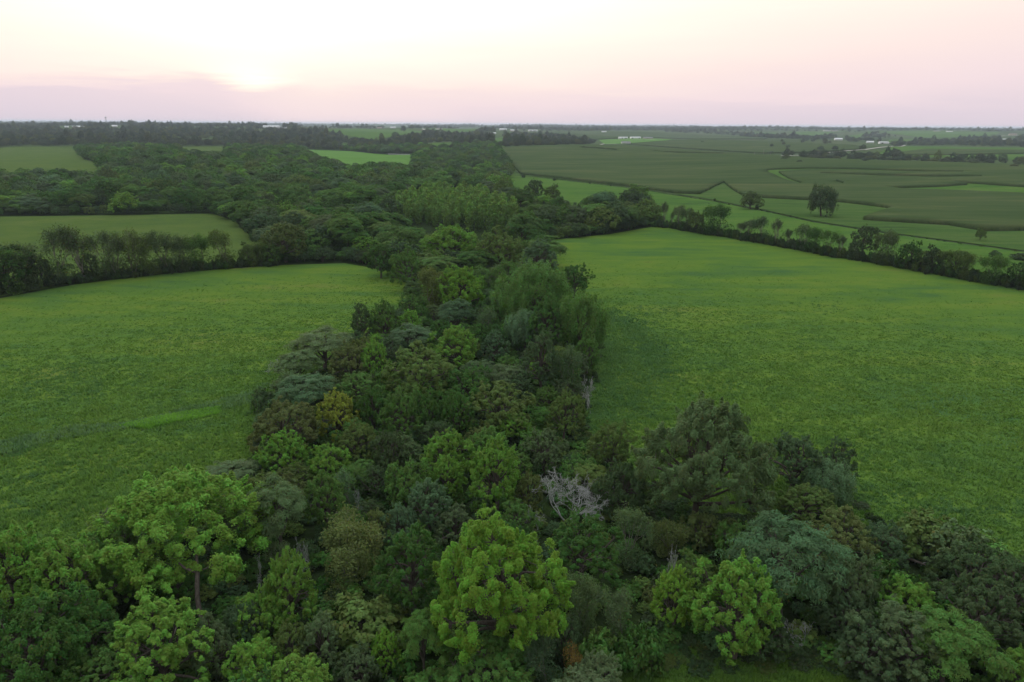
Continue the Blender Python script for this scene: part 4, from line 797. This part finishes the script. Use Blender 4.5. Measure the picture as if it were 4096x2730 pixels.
# smaller trees along the near rim of the middle wood, so that it closes down to the grass
for line, n_ in (([(-300, 862), (0, 864), (350, 858), (850, 850), (950, 882), (1000, 930), (1060, 990), (1140, 1042)], 90), ([(1150, 1046), (1380, 1044), (1560, 1068), (1680, 1140)], 44), ([(2180, 958), (2300, 950), (2440, 930), (2620, 896)], 40), ([(2030, 745), (2060, 800), (2120, 838), (2190, 860), (2280, 885)], 22), ([(1205, 600), (1300, 648), (1400, 668), (1600, 662)], 40)):
    L = np.array([at(*q)[:2] for q in line]); s = np.concatenate([[0], np.cumsum(np.linalg.norm(np.diff(L, axis=0), axis=1))]); u = np.linspace(0, s[-1], n_)
    P = np.column_stack([np.interp(u, s, L[:, 0]), np.interp(u, s, L[:, 1])])+rng.normal(0, 1.5, (n_, 2)); addpts(P, np.ones(n_, bool), 6, 9, (.65, .9), ['greyd', 'dark', 'deep', 'olive'], [.3, .3, .25, .15], ['dense', 'feather'], [.75, .25])
# far woods, thinning into tree lines and clumps towards the horizon
N = 60000; rr = np.exp(rng.uniform(np.log(1150), np.log(22500), N)); aa = rng.uniform(-.74, .74, N); P = np.column_stack([rr*np.sin(aa), rr*np.cos(aa)])
px, py, f = proj(P[:, 0], P[:, 1], hgt(P[:, 0], P[:, 1])); d1 = vnoise(P[:, 0], P[:, 1]*.8, 130, 1); d2 = vnoise(P[:, 0], P[:, 1], 420, 2)
left = (px < 1200); dens = np.where(left, .85-.5*(d2 < .3), np.where(px < 2000, np.where(d1*.6+d2*.4 > .63, .75, .03), np.where(px < 3050, np.where(py < 526, .85, .0), np.where((d1*.5+d2*.5 > .6) | (py < 522), .6, .02))))
dens = np.where((px > 1990) & (py > 530), 0.0, dens); dens = np.where((px > 3050) & (py > 548), .012, dens)
dens = np.where(anyin(px, py, [W2]+TLS), .95, dens); dens = np.where(inpoly(px, py, [(3150, 628), (3350, 626), (3600, 636), (3850, 646), (4096, 656), (4096, 664), (3700, 652), (3400, 643), (3200, 640)]), .16, dens); dens = np.where(inpoly(px, py, W1) | inpoly(px, py, MIDF), np.where(rr > 1750, .9, 0), dens)
dens = np.where(anyin(px, py, FIELDS) | anyin(px, py, MHOLE), 0, dens); dens = np.where((px > 2380) & (px < 2640) & (py > 525) & (py < 600), 0, dens)
B = [(318, 508), (267, 509), (459, 507), (1100, 509), (1572, 513), (1756, 518), (1968, 534), (2012, 520), (2057, 525), (2132, 524), (3353, 560), (3480, 570), (3532, 574), (4025, 557)]
k = (rng.random(N) < dens) & ~hides(P, 11)
for bx, by in B: k &= ~((abs(px-bx) < 32) & (py > by-3) & (py < by+14))
far = P[k]; fr = rr[k]; n = len(far)
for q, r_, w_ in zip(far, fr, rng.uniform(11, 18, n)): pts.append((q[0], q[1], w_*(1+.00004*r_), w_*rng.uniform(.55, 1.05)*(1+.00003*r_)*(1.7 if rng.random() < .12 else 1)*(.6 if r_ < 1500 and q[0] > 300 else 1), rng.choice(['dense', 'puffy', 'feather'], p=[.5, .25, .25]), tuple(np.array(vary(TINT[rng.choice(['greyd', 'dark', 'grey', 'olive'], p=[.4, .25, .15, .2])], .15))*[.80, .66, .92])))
# the largest of them one by one, the rest as instanced woodland
order = sorted(range(len(pts)), key=lambda i: math.hypot(pts[i][0], pts[i][1])-(0 if i >= n_near else 400))
nb, nf = 165, 105; rest = []; SEEN = {}
PREP = [' at ', ' in ', ' of ', ' below ', ' behind ', ' right ', ' left ', ' above ', ' under ', ' beside ', ' with ', ' between ', ' whose ', ' cut ', ' filling ', ' standing ', ' peeping ', ' touching ', ' over ', ' against ', ' rising ', ' sloping ', ' leaning out', ' by ', ' to ', ' just ', ' low ', ', ', ' three ', ' two ', ' upstream', ' bulging', ' highest', ' directly']
def handle(s):
    c = min([s.find(p) for p in PREP if s.find(p) > 8] or [len(s)]); return s[:c]
HL = [(h[0], h[1], handle(t[6])) for h, t in zip(HAND, T_)]
def fill_label(nm, x, y, ti):
    g = ti[1]; hue = 'bright green' if g > .17 else 'bluish' if ti[2] > ti[0]*.9 else 'olive' if ti[0] > g*.62 else 'dark green' if g < .075 else 'deep green' if g < .10 else 'mid green'
    for h in sorted(HL, key=lambda h: math.hypot(h[0]-x, h[1]-y))[:6]:
        dx, dy = x-h[0], y-h[1]; rel = ('right of' if dx > 0 else 'left of') if abs(dx) > abs(dy) else ('behind' if dy > 0 else 'in front of')
        s = f"{hue} {'flat-topped' if nm == 'locust_tree' else 'rounded'} smaller tree {rel} the {h[2]}"
        if s not in SEEN and len(s.split()) <= 16: SEEN[s] = 1; return s
    return s
for i in order:
    x, y, w_, h_, kd, ti = pts[i]; z = float(hgt(x, y)); px_, py_, f_ = proj(np.array([x]), np.array([y]), np.array([z+h_*.6])); d = math.hypot(x, y)
    vis = f_[0] > 5 and -60 < px_[0] < 4150 and py_[0] < 2800
    if not vis: 
        if f_[0] < 5 or not (-700 < px_[0] < 4800) or py_[0] > 3300: continue
        rest.append(i); continue
    if kd == 'feather' and nf > 0: nf -= 1; nm = 'locust_tree'
    elif kd != 'feather' and nb > 0: nb -= 1; nm = 'broadleaf_tree'
    else: rest.append(i); continue
    v = rng.choice({'puffy': ['a', 'b', 'c'], 'dense': ['a', 'b', 'c'], 'feather': ['a', 'b']}[kd]) if d < 210 else rng.choice(['m1', 'm2'])
    near_ = i < n_near
    lab = fill_label(nm, x, y, ti) if near_ else ('flat-topped feathery tree' if nm == 'locust_tree' else 'round-crowned green tree')+' in the closed canopy of the wood behind the near strip'
    plant(f'{kd}_{v}', (x, y, z), w_, h_, ti, lab, 'smaller trees of the near wood' if near_ else 'canopy trees of the middle wood', nm)
for q in POP_REST: rest.append(len(pts)); pts.append((q[0], q[1], 6.6, 11, 'poplar', vary((.16, .28, .08), .1)))
# sources of the woodland: crowns that stand in the scene as parts of real trees
def crown_of(pr):
    cm = PROTO[pr][0]; o = next((o for o in COL.objects if o.data == cm), None)
    if o is None:
        return None
    return o
def scatter(name, ids, sources, label_kind='stuff'):
    """ids of pts -> one object whose points carry crowns"""
    n = len(ids); V = np.array([(pts[i][0], pts[i][1], float(hgt(pts[i][0], pts[i][1]))) for i in ids], np.float32)
    me = bpy.data.meshes.new(name); me.vertices.add(n); me.vertices.foreach_set('co', V.ravel())
    src = [crown_of(s) for s in sources]
    gi = rng.integers(0, len(sources), n)
    kindof = {s: [j for j, t in enumerate(sources) if t.startswith(s)] or list(range(len(sources))) for s in ('puffy', 'dense', 'feather', 'poplar', 'shrub')}
    for j, i in enumerate(ids): gi[j] = kindof[pts[i][4]][gi[j] % len(kindof[pts[i][4]])]
    sc = np.array([(pts[i][2]/2/PROTO[sources[g]][2], pts[i][2]/2/PROTO[sources[g]][2], pts[i][3]/PROTO[sources[g]][3]) for i, g in zip(ids, gi)], np.float32)
    a = me.attributes.new('scl', 'FLOAT_VECTOR', 'POINT'); a.data.foreach_set('vector', sc.ravel())
    rt_ = np.zeros((n, 3), np.float32); rt_[:, 2] = rng.uniform(0, 6.28, n); a = me.attributes.new('rot', 'FLOAT_VECTOR', 'POINT'); a.data.foreach_set('vector', rt_.ravel())
    a = me.attributes.new('tint', 'FLOAT_VECTOR', 'POINT'); a.data.foreach_set('vector', np.array([pts[i][5] for i in ids], np.float32).ravel())
    a = me.attributes.new('which', 'INT', 'POINT'); a.data.foreach_set('value', gi.astype(np.int32))
    o = link(name, me); o['kind'] = label_kind
    g = bpy.data.node_groups.new(name, 'GeometryNodeTree'); g.interface.new_socket('Geometry', in_out='INPUT', socket_type='NodeSocketGeometry'); g.interface.new_socket('Geometry', in_out='OUTPUT', socket_type='NodeSocketGeometry')
    N_ = g.nodes.new; L_ = g.links.new; gin = N_('NodeGroupInput'); gout = N_('NodeGroupOutput'); iop = N_('GeometryNodeInstanceOnPoints'); g2 = N_('GeometryNodeGeometryToInstance')
    for s in reversed(src):
        oi = N_('GeometryNodeObjectInfo'); oi.inputs['Object'].default_value = s; oi.inputs['As Instance'].default_value = True; oi.transform_space = 'ORIGINAL'; L_(oi.outputs['Geometry'], g2.inputs[0])
    def at_(nm, ty):
        q = N_('GeometryNodeInputNamedAttribute'); q.data_type = ty; q.inputs[0].default_value = nm; return next(o_ for o_ in q.outputs if o_.enabled and o_.name == 'Attribute')
    jg = N_('GeometryNodeJoinGeometry')
    for l in list(g.links):
        if l.to_node == g2: s_ = l.from_socket; g.links.remove(l); L_(s_, jg.inputs[0])
    g.nodes.remove(g2)
    L_(gin.outputs[0], iop.inputs['Points']); L_(jg.outputs[0], iop.inputs['Instance']); iop.inputs['Pick Instance'].default_value = True
    L_(at_('which', 'INT'), iop.inputs['Instance Index']); L_(at_('rot', 'FLOAT_VECTOR'), iop.inputs['Rotation']); L_(at_('scl', 'FLOAT_VECTOR'), iop.inputs['Scale'])
    L_(iop.outputs[0], gout.inputs[0]); md = o.modifiers.new('scatter', 'NODES'); md.node_group = g; return o
# make sure that every low-detail crown stands somewhere as a part of a tree of its own
for pr, px_, py_, w_, h_ in (('dense_f1', 1580, 548, 26, 18), ('puffy_f1', 1615, 528, 24, 22), ('feather_f1', 3380, 628, 20, 14), ('dense_f2', 3240, 630, 34, 24)):
    lab = {'dense_f1': 'dark round tree standing on the far green slope', 'puffy_f1': 'taller tree on the crest of the far green slope', 'feather_f1': 'small tree on the gravel road beyond the corn', 'dense_f2': 'round lone tree at the far edge of the large corn field'}[pr]
    stand(px_, py_, w_, h_, pr, 'dark', lab, None, 'lone_tree', f=1.0)
dist = {i: math.hypot(pts[i][0], pts[i][1]) for i in rest}
m1 = [i for i in rest if dist[i] < 620 and pts[i][4] != 'poplar']; m2 = [i for i in rest if dist[i] >= 620 and pts[i][4] != 'poplar']; m3 = [i for i in rest if pts[i][4] == 'poplar']
if m1: scatter('middle_woodland', m1, ['puffy_m1', 'puffy_m2', 'dense_m1', 'dense_m2', 'feather_m1', 'feather_m2'])
scatter('far_woodland', m2, ['dense_f1', 'dense_f2', 'puffy_f1', 'feather_f1'])
if m3: scatter('poplar_plantation', m3, [f'poplar_{i}' for i in range(4)])
# undergrowth: brush on the floor of the near wood, along the hedgerows and the meadow margins
pts2 = len(pts)
P = jgrid(-150, 170, 25, 330, 2.7); px, py, f = proj(P[:, 0], P[:, 1], P[:, 0]*0); k = (f > 5) & inpoly(px, py, NEARF)
for q in P[k]: w_ = rng.uniform(1.8, 3.6); pts.append((q[0], q[1], w_, w_*rng.uniform(.4, .8), 'shrub', vary(TINT[rng.choice(['dark', 'deep', 'olive', 'greyd', 'mid'])], .2)))
for line, s_, wd, hh in (([(x, LB(x)) for x in range(-900, 1200, 100)], .33, 1.7, (1.3, 4.6)), ([(x, RB(x)) for x in range(2620, 5000, 80)], .33, 1.7, (1.8, 5.2)), ([(2060, 690), (2200, 716), (2500, 751), (2700, 782), (2850, 806), (3080, 850), (3250, 888)], 2.2, .7, (.4, .9)), ([(3250, 888), (3500, 928), (4200, 1025)], 5, 1.2, (.3, .7)),
                      ([(2420, 1900), (2700, 2120), (3100, 2100), (3500, 2140), (3800, 2230), (4200, 2400)], .35, 2.6, (.6, 1.5)), ([(2330, 1300), (2330, 1500), (2280, 1680), (2400, 1880)], .4, 1.6, (.7, 1.6)), ([(1060, 1880), (1080, 1700), (1230, 1560), (1400, 1430), (1640, 1220)], .5, 1.6, (.7, 1.6)), ([(2390, 2650), (2700, 2590), (3100, 2590), (3400, 2680)], .25, 1.5, (.5, 1.0))):
    L = np.array([at(*q)[:2] for q in line]); s = np.concatenate([[0], np.cumsum(np.linalg.norm(np.diff(L, axis=0), axis=1))]); u = np.arange(0, s[-1], s_)
    P = np.column_stack([np.interp(u, s, L[:, 0]), np.interp(u, s, L[:, 1])])+rng.normal(0, wd, (len(u), 2))
    for q in P: w_ = rng.uniform(1.4, 3.2); pts.append((q[0], q[1], w_, rng.uniform(*hh), 'shrub', vary(tuple(.62*v for v in TINT[rng.choice(['dark', 'deep', 'olive', 'greyd'])]), .2)))
scatter('undergrowth', list(range(pts2, len(pts))), ['shrub_m'])
# ---------------------------------------------------------------- farms, roads, poles
M['white_paint'] = plain('white painted metal', (.62, .64, .66), .5); M['white_roof'] = plain('pale metal roof', (.55, .57, .6), .35); M['grey_roof'] = plain('grey shingles', (.16, .16, .17), .8)
M['brown_roof'] = plain('brown roof', (.2, .15, .13), .8); M['door'] = plain('dark doorway', (.05, .05, .055), .6); M['tan_wall'] = plain('tan siding', (.38, .34, .29), .7); M['glass'] = plain('window glass', (.05, .07, .09), .1); M['gravel'] = plain('pale gravel', (.45, .43, .40), .95, (.32, .30, .27), .2)
M['galv'] = plain('galvanised steel', (.42, .44, .46), .35); M['pole'] = plain('weathered pole', (.22, .2, .18), .9)
def box(x0, x1, y0, y1, z0, z1):
    V = [(x, y, z) for z in (z0, z1) for y in (y0, y1) for x in (x0, x1)]; return V, [(0, 2, 3, 1), (4, 5, 7, 6), (0, 1, 5, 4), (2, 6, 7, 3), (0, 4, 6, 2), (1, 3, 7, 5)]
def boxmesh(name, boxes, mt):
    V, Q = [], []
    for b_ in boxes: v, q = box(*b_); Q += [tuple(i+len(V) for i in f) for f in q]; V += v
    return newmesh(name, V, Q, [mt])
def barn(px, py, wpx, ratio, hw, rise, label, wall='white_paint', roof='white_roof', doors=(), wins=(), rz=.15, name='barn', cat='barn', gable_front=False):
    p = at(px, py); d = np.linalg.norm(p-CAM); L = wpx*d/F; D = L*ratio; t = thing(name, label, cat, p, rz-math.atan2(p[0], p[1])*.6)
    h = hw; a, c = L/2, D/2; ov = .5
    V = [(-a, -c, -1), (a, -c, -1), (a, c, -1), (-a, c, -1), (-a, -c, h), (a, -c, h), (a, c, h), (-a, c, h), (-a, 0, h+rise), (a, 0, h+rise)]
    me = bpy.data.meshes.new('wall'); me.from_pydata(V, [], [(0, 1, 5, 4), (2, 3, 7, 6), (1, 2, 6, 9, 5), (3, 0, 4, 8, 7)]); me.materials.append(M[wall]); link('wall', me, t)
    s = rise/c; zt = .22
    R = []
    for sg in (-1, 1): R += [(-a-ov, sg*(c+ov), h-s*ov+.05), (a+ov, sg*(c+ov), h-s*ov+.05), (a+ov, 0, h+rise+.05), (-a-ov, 0, h+rise+.05)]
    R2 = [(x, y, z+zt) for x, y, z in R]; VV = R+R2
    FF = [(0, 3, 2, 1), (4, 5, 6, 7), (8, 9, 10, 11), (12, 15, 14, 13), (0, 1, 9, 8), (4, 12, 13, 5), (0, 8, 11, 3), (4, 7, 15, 12), (1, 2, 10, 9), (5, 13, 14, 6)]
    me = bpy.data.meshes.new('roof'); me.from_pydata(VV, [], FF); me.materials.append(M[roof]); link('roof', me, t)
    for u, w in doors: link('door', boxmesh('door', [(u*L-w*L/2, u*L+w*L/2, -c-.12, -c+.05, 0, hw*.8)], M['door']), t)
    for u in wins:
        f_ = link('window', boxmesh('window', [(u*L-.7, u*L+.7, -c-.1, -c+.05, 1.0, 2.3)], M['white_roof']), t); link('pane', boxmesh('pane', [(u*L-.55, u*L+.55, -c-.13, -c-.1, 1.12, 2.18)], M['glass']), f_)
    return t
barn(2492, 555, 33, .5, 4.2, 2.0, 'left of two long white machine sheds on the lawn in the corn', doors=[(-.15, .12), (.28, .3)])
barn(2541, 555, 38, .45, 4.4, 2.2, 'right and longer of two white machine sheds on the lawn in the corn', roof='white_roof', doors=[(-.33, .16), (.35, .12)])
barn(2592, 556, 34, .4, 3.4, 3.2, 'dark-roofed farmhouse right of the white machine sheds', wall='tan_wall', roof='grey_roof', wins=(-.3, .05, .3), doors=[(-.1, .05)], name='farmhouse', cat='house')
barn(2503, 574, 34, .4, 3.0, 3.2, 'white farmhouse with hipped grey roof below the machine sheds', roof='grey_roof', wins=(-.35, -.15, .15, .35), name='farmhouse', cat='house')
barn(2132, 525, 34, .6, 5, 2.2, 'open-fronted white shed behind the dark wood left of the corn', doors=[(-.3, .28), (.15, .3)])
barn(2057, 526, 30, .5, 4.5, 4, 'grey-roofed barn left of the open-fronted white shed', wall='tan_wall', roof='galv', doors=[(.2, .2)])
barn(2012, 521, 26, .6, 5, 4.5, 'bright-roofed barn left of the grey-roofed barn', roof='white_paint')
barn(2066, 537, 20, .5, 3, 1.6, 'low white shed in front of the grey-roofed barn', doors=[(.2, .2)])
barn(1968, 536, 30, .45, 3.2, 2.2, 'pale blue-white bungalow left of the barns', wins=(-.3, 0, .3), name='farmhouse', cat='house')
barn(1756, 519, 24, .5, 4, 3, 'small white house among trees on the far green slope', roof='brown_roof', wins=(-.2, .2), name='farmhouse', cat='house', rz=.6)
barn(1572, 513, 20, .5, 4, 3, 'white house beside trees near the skyline', wins=(-.2, .2), name='farmhouse', cat='house')
barn(1518, 514, 18, .5, 4, 3, 'pinkish cottage left of the white skyline house', wall='tan_wall', roof='brown_roof', wins=(0,), name='farmhouse', cat='house')
barn(1085, 511, 56, .25, 5, 4, 'long low pale barn on the horizon below the sun', roof='white_roof')
barn(1132, 513, 38, .25, 4, 3, 'lower extension building right of the long horizon barn', roof='grey_roof')
barn(318, 513, 38, .4, 5, 4, 'grey-roofed shed near the left skyline', wall='tan_wall', roof='galv')
barn(267, 511, 11, .6, 4, 3, 'tiny pale shed left of the grey-roofed skyline shed')
barn(459, 508, 16, .6, 4, 4, 'small white house under the left skyline tower', wins=(0,), name='farmhouse', cat='house')
barn(190, 503, 14, .6, 5, 3, 'faint shed highest on the left hill')
barn(2742, 514, 32, .2, 5, 3, 'long white building on the wooded horizon right of centre')
barn(2416, 529, 18, .3, 3.5, 2, 'low white roof at the foot of the horizon woods')
barn(3353, 561, 25, .5, 4.5, 4, 'white house right of the dark spruces', wins=(-.2, .2), name='farmhouse', cat='house')
barn(3480, 572, 22, .5, 4, 2.5, 'pale shed with white tanks left of the blue-roofed shed', roof='white_paint')
barn(3534, 575, 30, .5, 4.5, 2.6, 'bluish metal shed by the road', roof='galv', doors=[(-.2, .2)])
barn(4010, 560, 52, .22, 3, 1.4, 'long white-roofed livestock building at the far right', roof='white_paint', rz=-.5)
barn(4051, 541, 20, .6, 4, 4, 'brick-coloured house near the right horizon', wall='tan_wall', roof='brown_roof', wins=(0,), name='farmhouse', cat='house')
barn(3797, 529, 18, .4, 4, 2, 'white shed under the skyline trees at right')
barn(3747, 527, 18, .4, 4, 3, 'grey house left of the white skyline shed', wall='tan_wall', roof='grey_roof', name='farmhouse', cat='house')
barn(3340, 526, 20, .4, 4, 3, 'right one of two skyline houses above the spruces', wall='tan_wall', roof='grey_roof', name='farmhouse', cat='house')
barn(3307, 525, 22, .4, 4, 3, 'left one of two skyline houses above the spruces', roof='grey_roof', name='farmhouse', cat='house')
def strip(name, line, wd, mt, off):
    L = np.array([at(*q)[:2] for q in line]); s = np.concatenate([[0], np.cumsum(np.linalg.norm(np.diff(L, axis=0), axis=1))]); u = np.linspace(0, s[-1], max(3, int(s[-1]/15)))
    C = np.column_stack([np.interp(u, s, L[:, 0]), np.interp(u, s, L[:, 1])]); T = nrm(np.gradient(C, axis=0)); Nn = np.column_stack([-T[:, 1], T[:, 0]]); A = np.concatenate([C+Nn*wd/2, C-Nn*wd/2]); n = len(C)
    z = hgt(A[:, 0], A[:, 1])+off+np.hypot(A[:, 0], A[:, 1])*2e-4; i = np.arange(n-1); o = link(name, newmesh(name, np.column_stack([A, z]), np.stack([i, i+n, i+n+1, i+1], 1), [mt])); o['kind'] = 'structure'
strip('gravel_road', [(2900, 634), (2990, 629), (3055, 624), (3284, 615), (3382, 605), (3461, 600), (3508, 593), (3560, 588), (3620, 583)], 9, M['gravel'], .3)
strip('driveway', [(2400, 580), (2416, 577), (2467, 578)], 8, M['gravel'], .3); strip('driveway', [(2475, 558), (2520, 558), (2575, 559), (2620, 560)], 9, M['gravel'], .3)
strip('gravel_road', [(1690, 517), (1734, 531), (1780, 536), (1801, 542)], 14, M['gravel'], .6); strip('gravel_road', [(3930, 552), (4020, 545), (4096, 543)], 14, M['gravel'], .6); strip('gravel_road', [(4040, 570), (4070, 566), (4096, 562)], 12, M['gravel'], .5)
def pole(px, py, hpx, label):
    p = at(px, py); H = hpx*np.linalg.norm(p-CAM)/F; t = thing('utility_pole', label, 'utility pole', p); V, Q = tubes([([[0, 0, -.5], [0, 0, H]], [.22, .15])], 8); link('pole', newmesh('pole', V, Q, [M['pole']]), t)
    link('crossarm', boxmesh('crossarm', [(-1.3, 1.3, -.08, .08, H-1.0, H-.8)], M['pole']), t); link('insulator', boxmesh('insulator', [(-1.2, -1.1, -.05, .05, H-.8, H-.55), (1.1, 1.2, -.05, .05, H-.8, H-.55)], M['white_roof']), t)
pole(3053, 624, 22, 'tallest utility pole where the gravel road meets the corn'); pole(3082, 623, 16, 'utility pole right of the tallest one by the road'); pole(3017, 625, 14, 'faint utility pole left of the tallest one'); pole(2491, 565, 14, 'thin pole beside the left white machine shed')
def tower():
    p = at(428, 505); d = np.linalg.norm(p-CAM); H = 26*d/F; t = thing('grain_leg_tower', 'slim grey tower rising above the left skyline trees', 'tower', p); r = H*.07; V, Q = tubes([([[sx_*r, sy_*r, -1], [sx_*r*.6, sy_*r*.6, H]], [.5, .4]) for sx_ in (-1, 1) for sy_ in (-1, 1)], 5); link('frame', newmesh('frame', V, Q, [M['galv']]), t)
    link('brace', boxmesh('brace', [(-r, r, -r, -r+.4, H*f, H*f+.5) for f in (.2, .4, .6, .8)]+[(-r, r, r-.4, r, H*f, H*f+.5) for f in (.3, .5, .7)], M['galv']), t); link('head', boxmesh('head', [(-r*1.1, r*1.1, -r*1.1, r*1.1, H, H+H*.12)], M['galv']), t)
tower()
def rail():
    a = at(1553, 620); c = at(1638, 621); t = thing('white_fence', 'low white rail fence at the far edge of the bright green pasture', 'fence', a); d = c-a; n = 16; H = 2.0
    L = np.hypot(d[0], d[1]); t.rotation_euler.z = math.atan2(d[1], d[0])
    for f in (.4, .95): link('rail', boxmesh('rail', [(0, L, -.06, .06, H*f-.25, H*f+.1)], M['white_paint']), t)
    pm = boxmesh('post', [(-.14, .14, -.2, -.07, -.5, H)], M['white_paint'])
    for i in range(n+1): o = link('post', pm, t); o.location = (L*i/n, 0, float(hgt(a[0]+d[0]*i/n, a[1]+d[1]*i/n))-a[2])
rail()
# ---------------------------------------------------------------- haze
xs = np.linspace(-23500, 23500, 400); GX, GY = np.meshgrid(xs, xs); kk = np.hypot(GX, GY) < 24000; GZ = hgt(GX, GY)[kk]
HT = max(62.0, float(GZ.max())+24); HB = float(GZ.min())-8
mt = bpy.data.materials.new('haze'); mt.use_nodes = True; mt.node_tree.nodes.clear(); pv = mt.node_tree.nodes.new('ShaderNodeVolumePrincipled'); pv.inputs['Density'].default_value = 5.0e-5; pv.inputs['Color'].default_value = (.70, .80, .97, 1); pv.inputs['Anisotropy'].default_value = .1
mo = mt.node_tree.nodes.new('ShaderNodeOutputMaterial'); mt.node_tree.links.new(pv.outputs[0], mo.inputs['Volume'])
hz = link('haze', boxmesh('haze', [(-26000, 26000, -26000, 26000, HB, HT)], mt)); hz['kind'] = 'stuff'; hz.data.flip_normals() if False else None
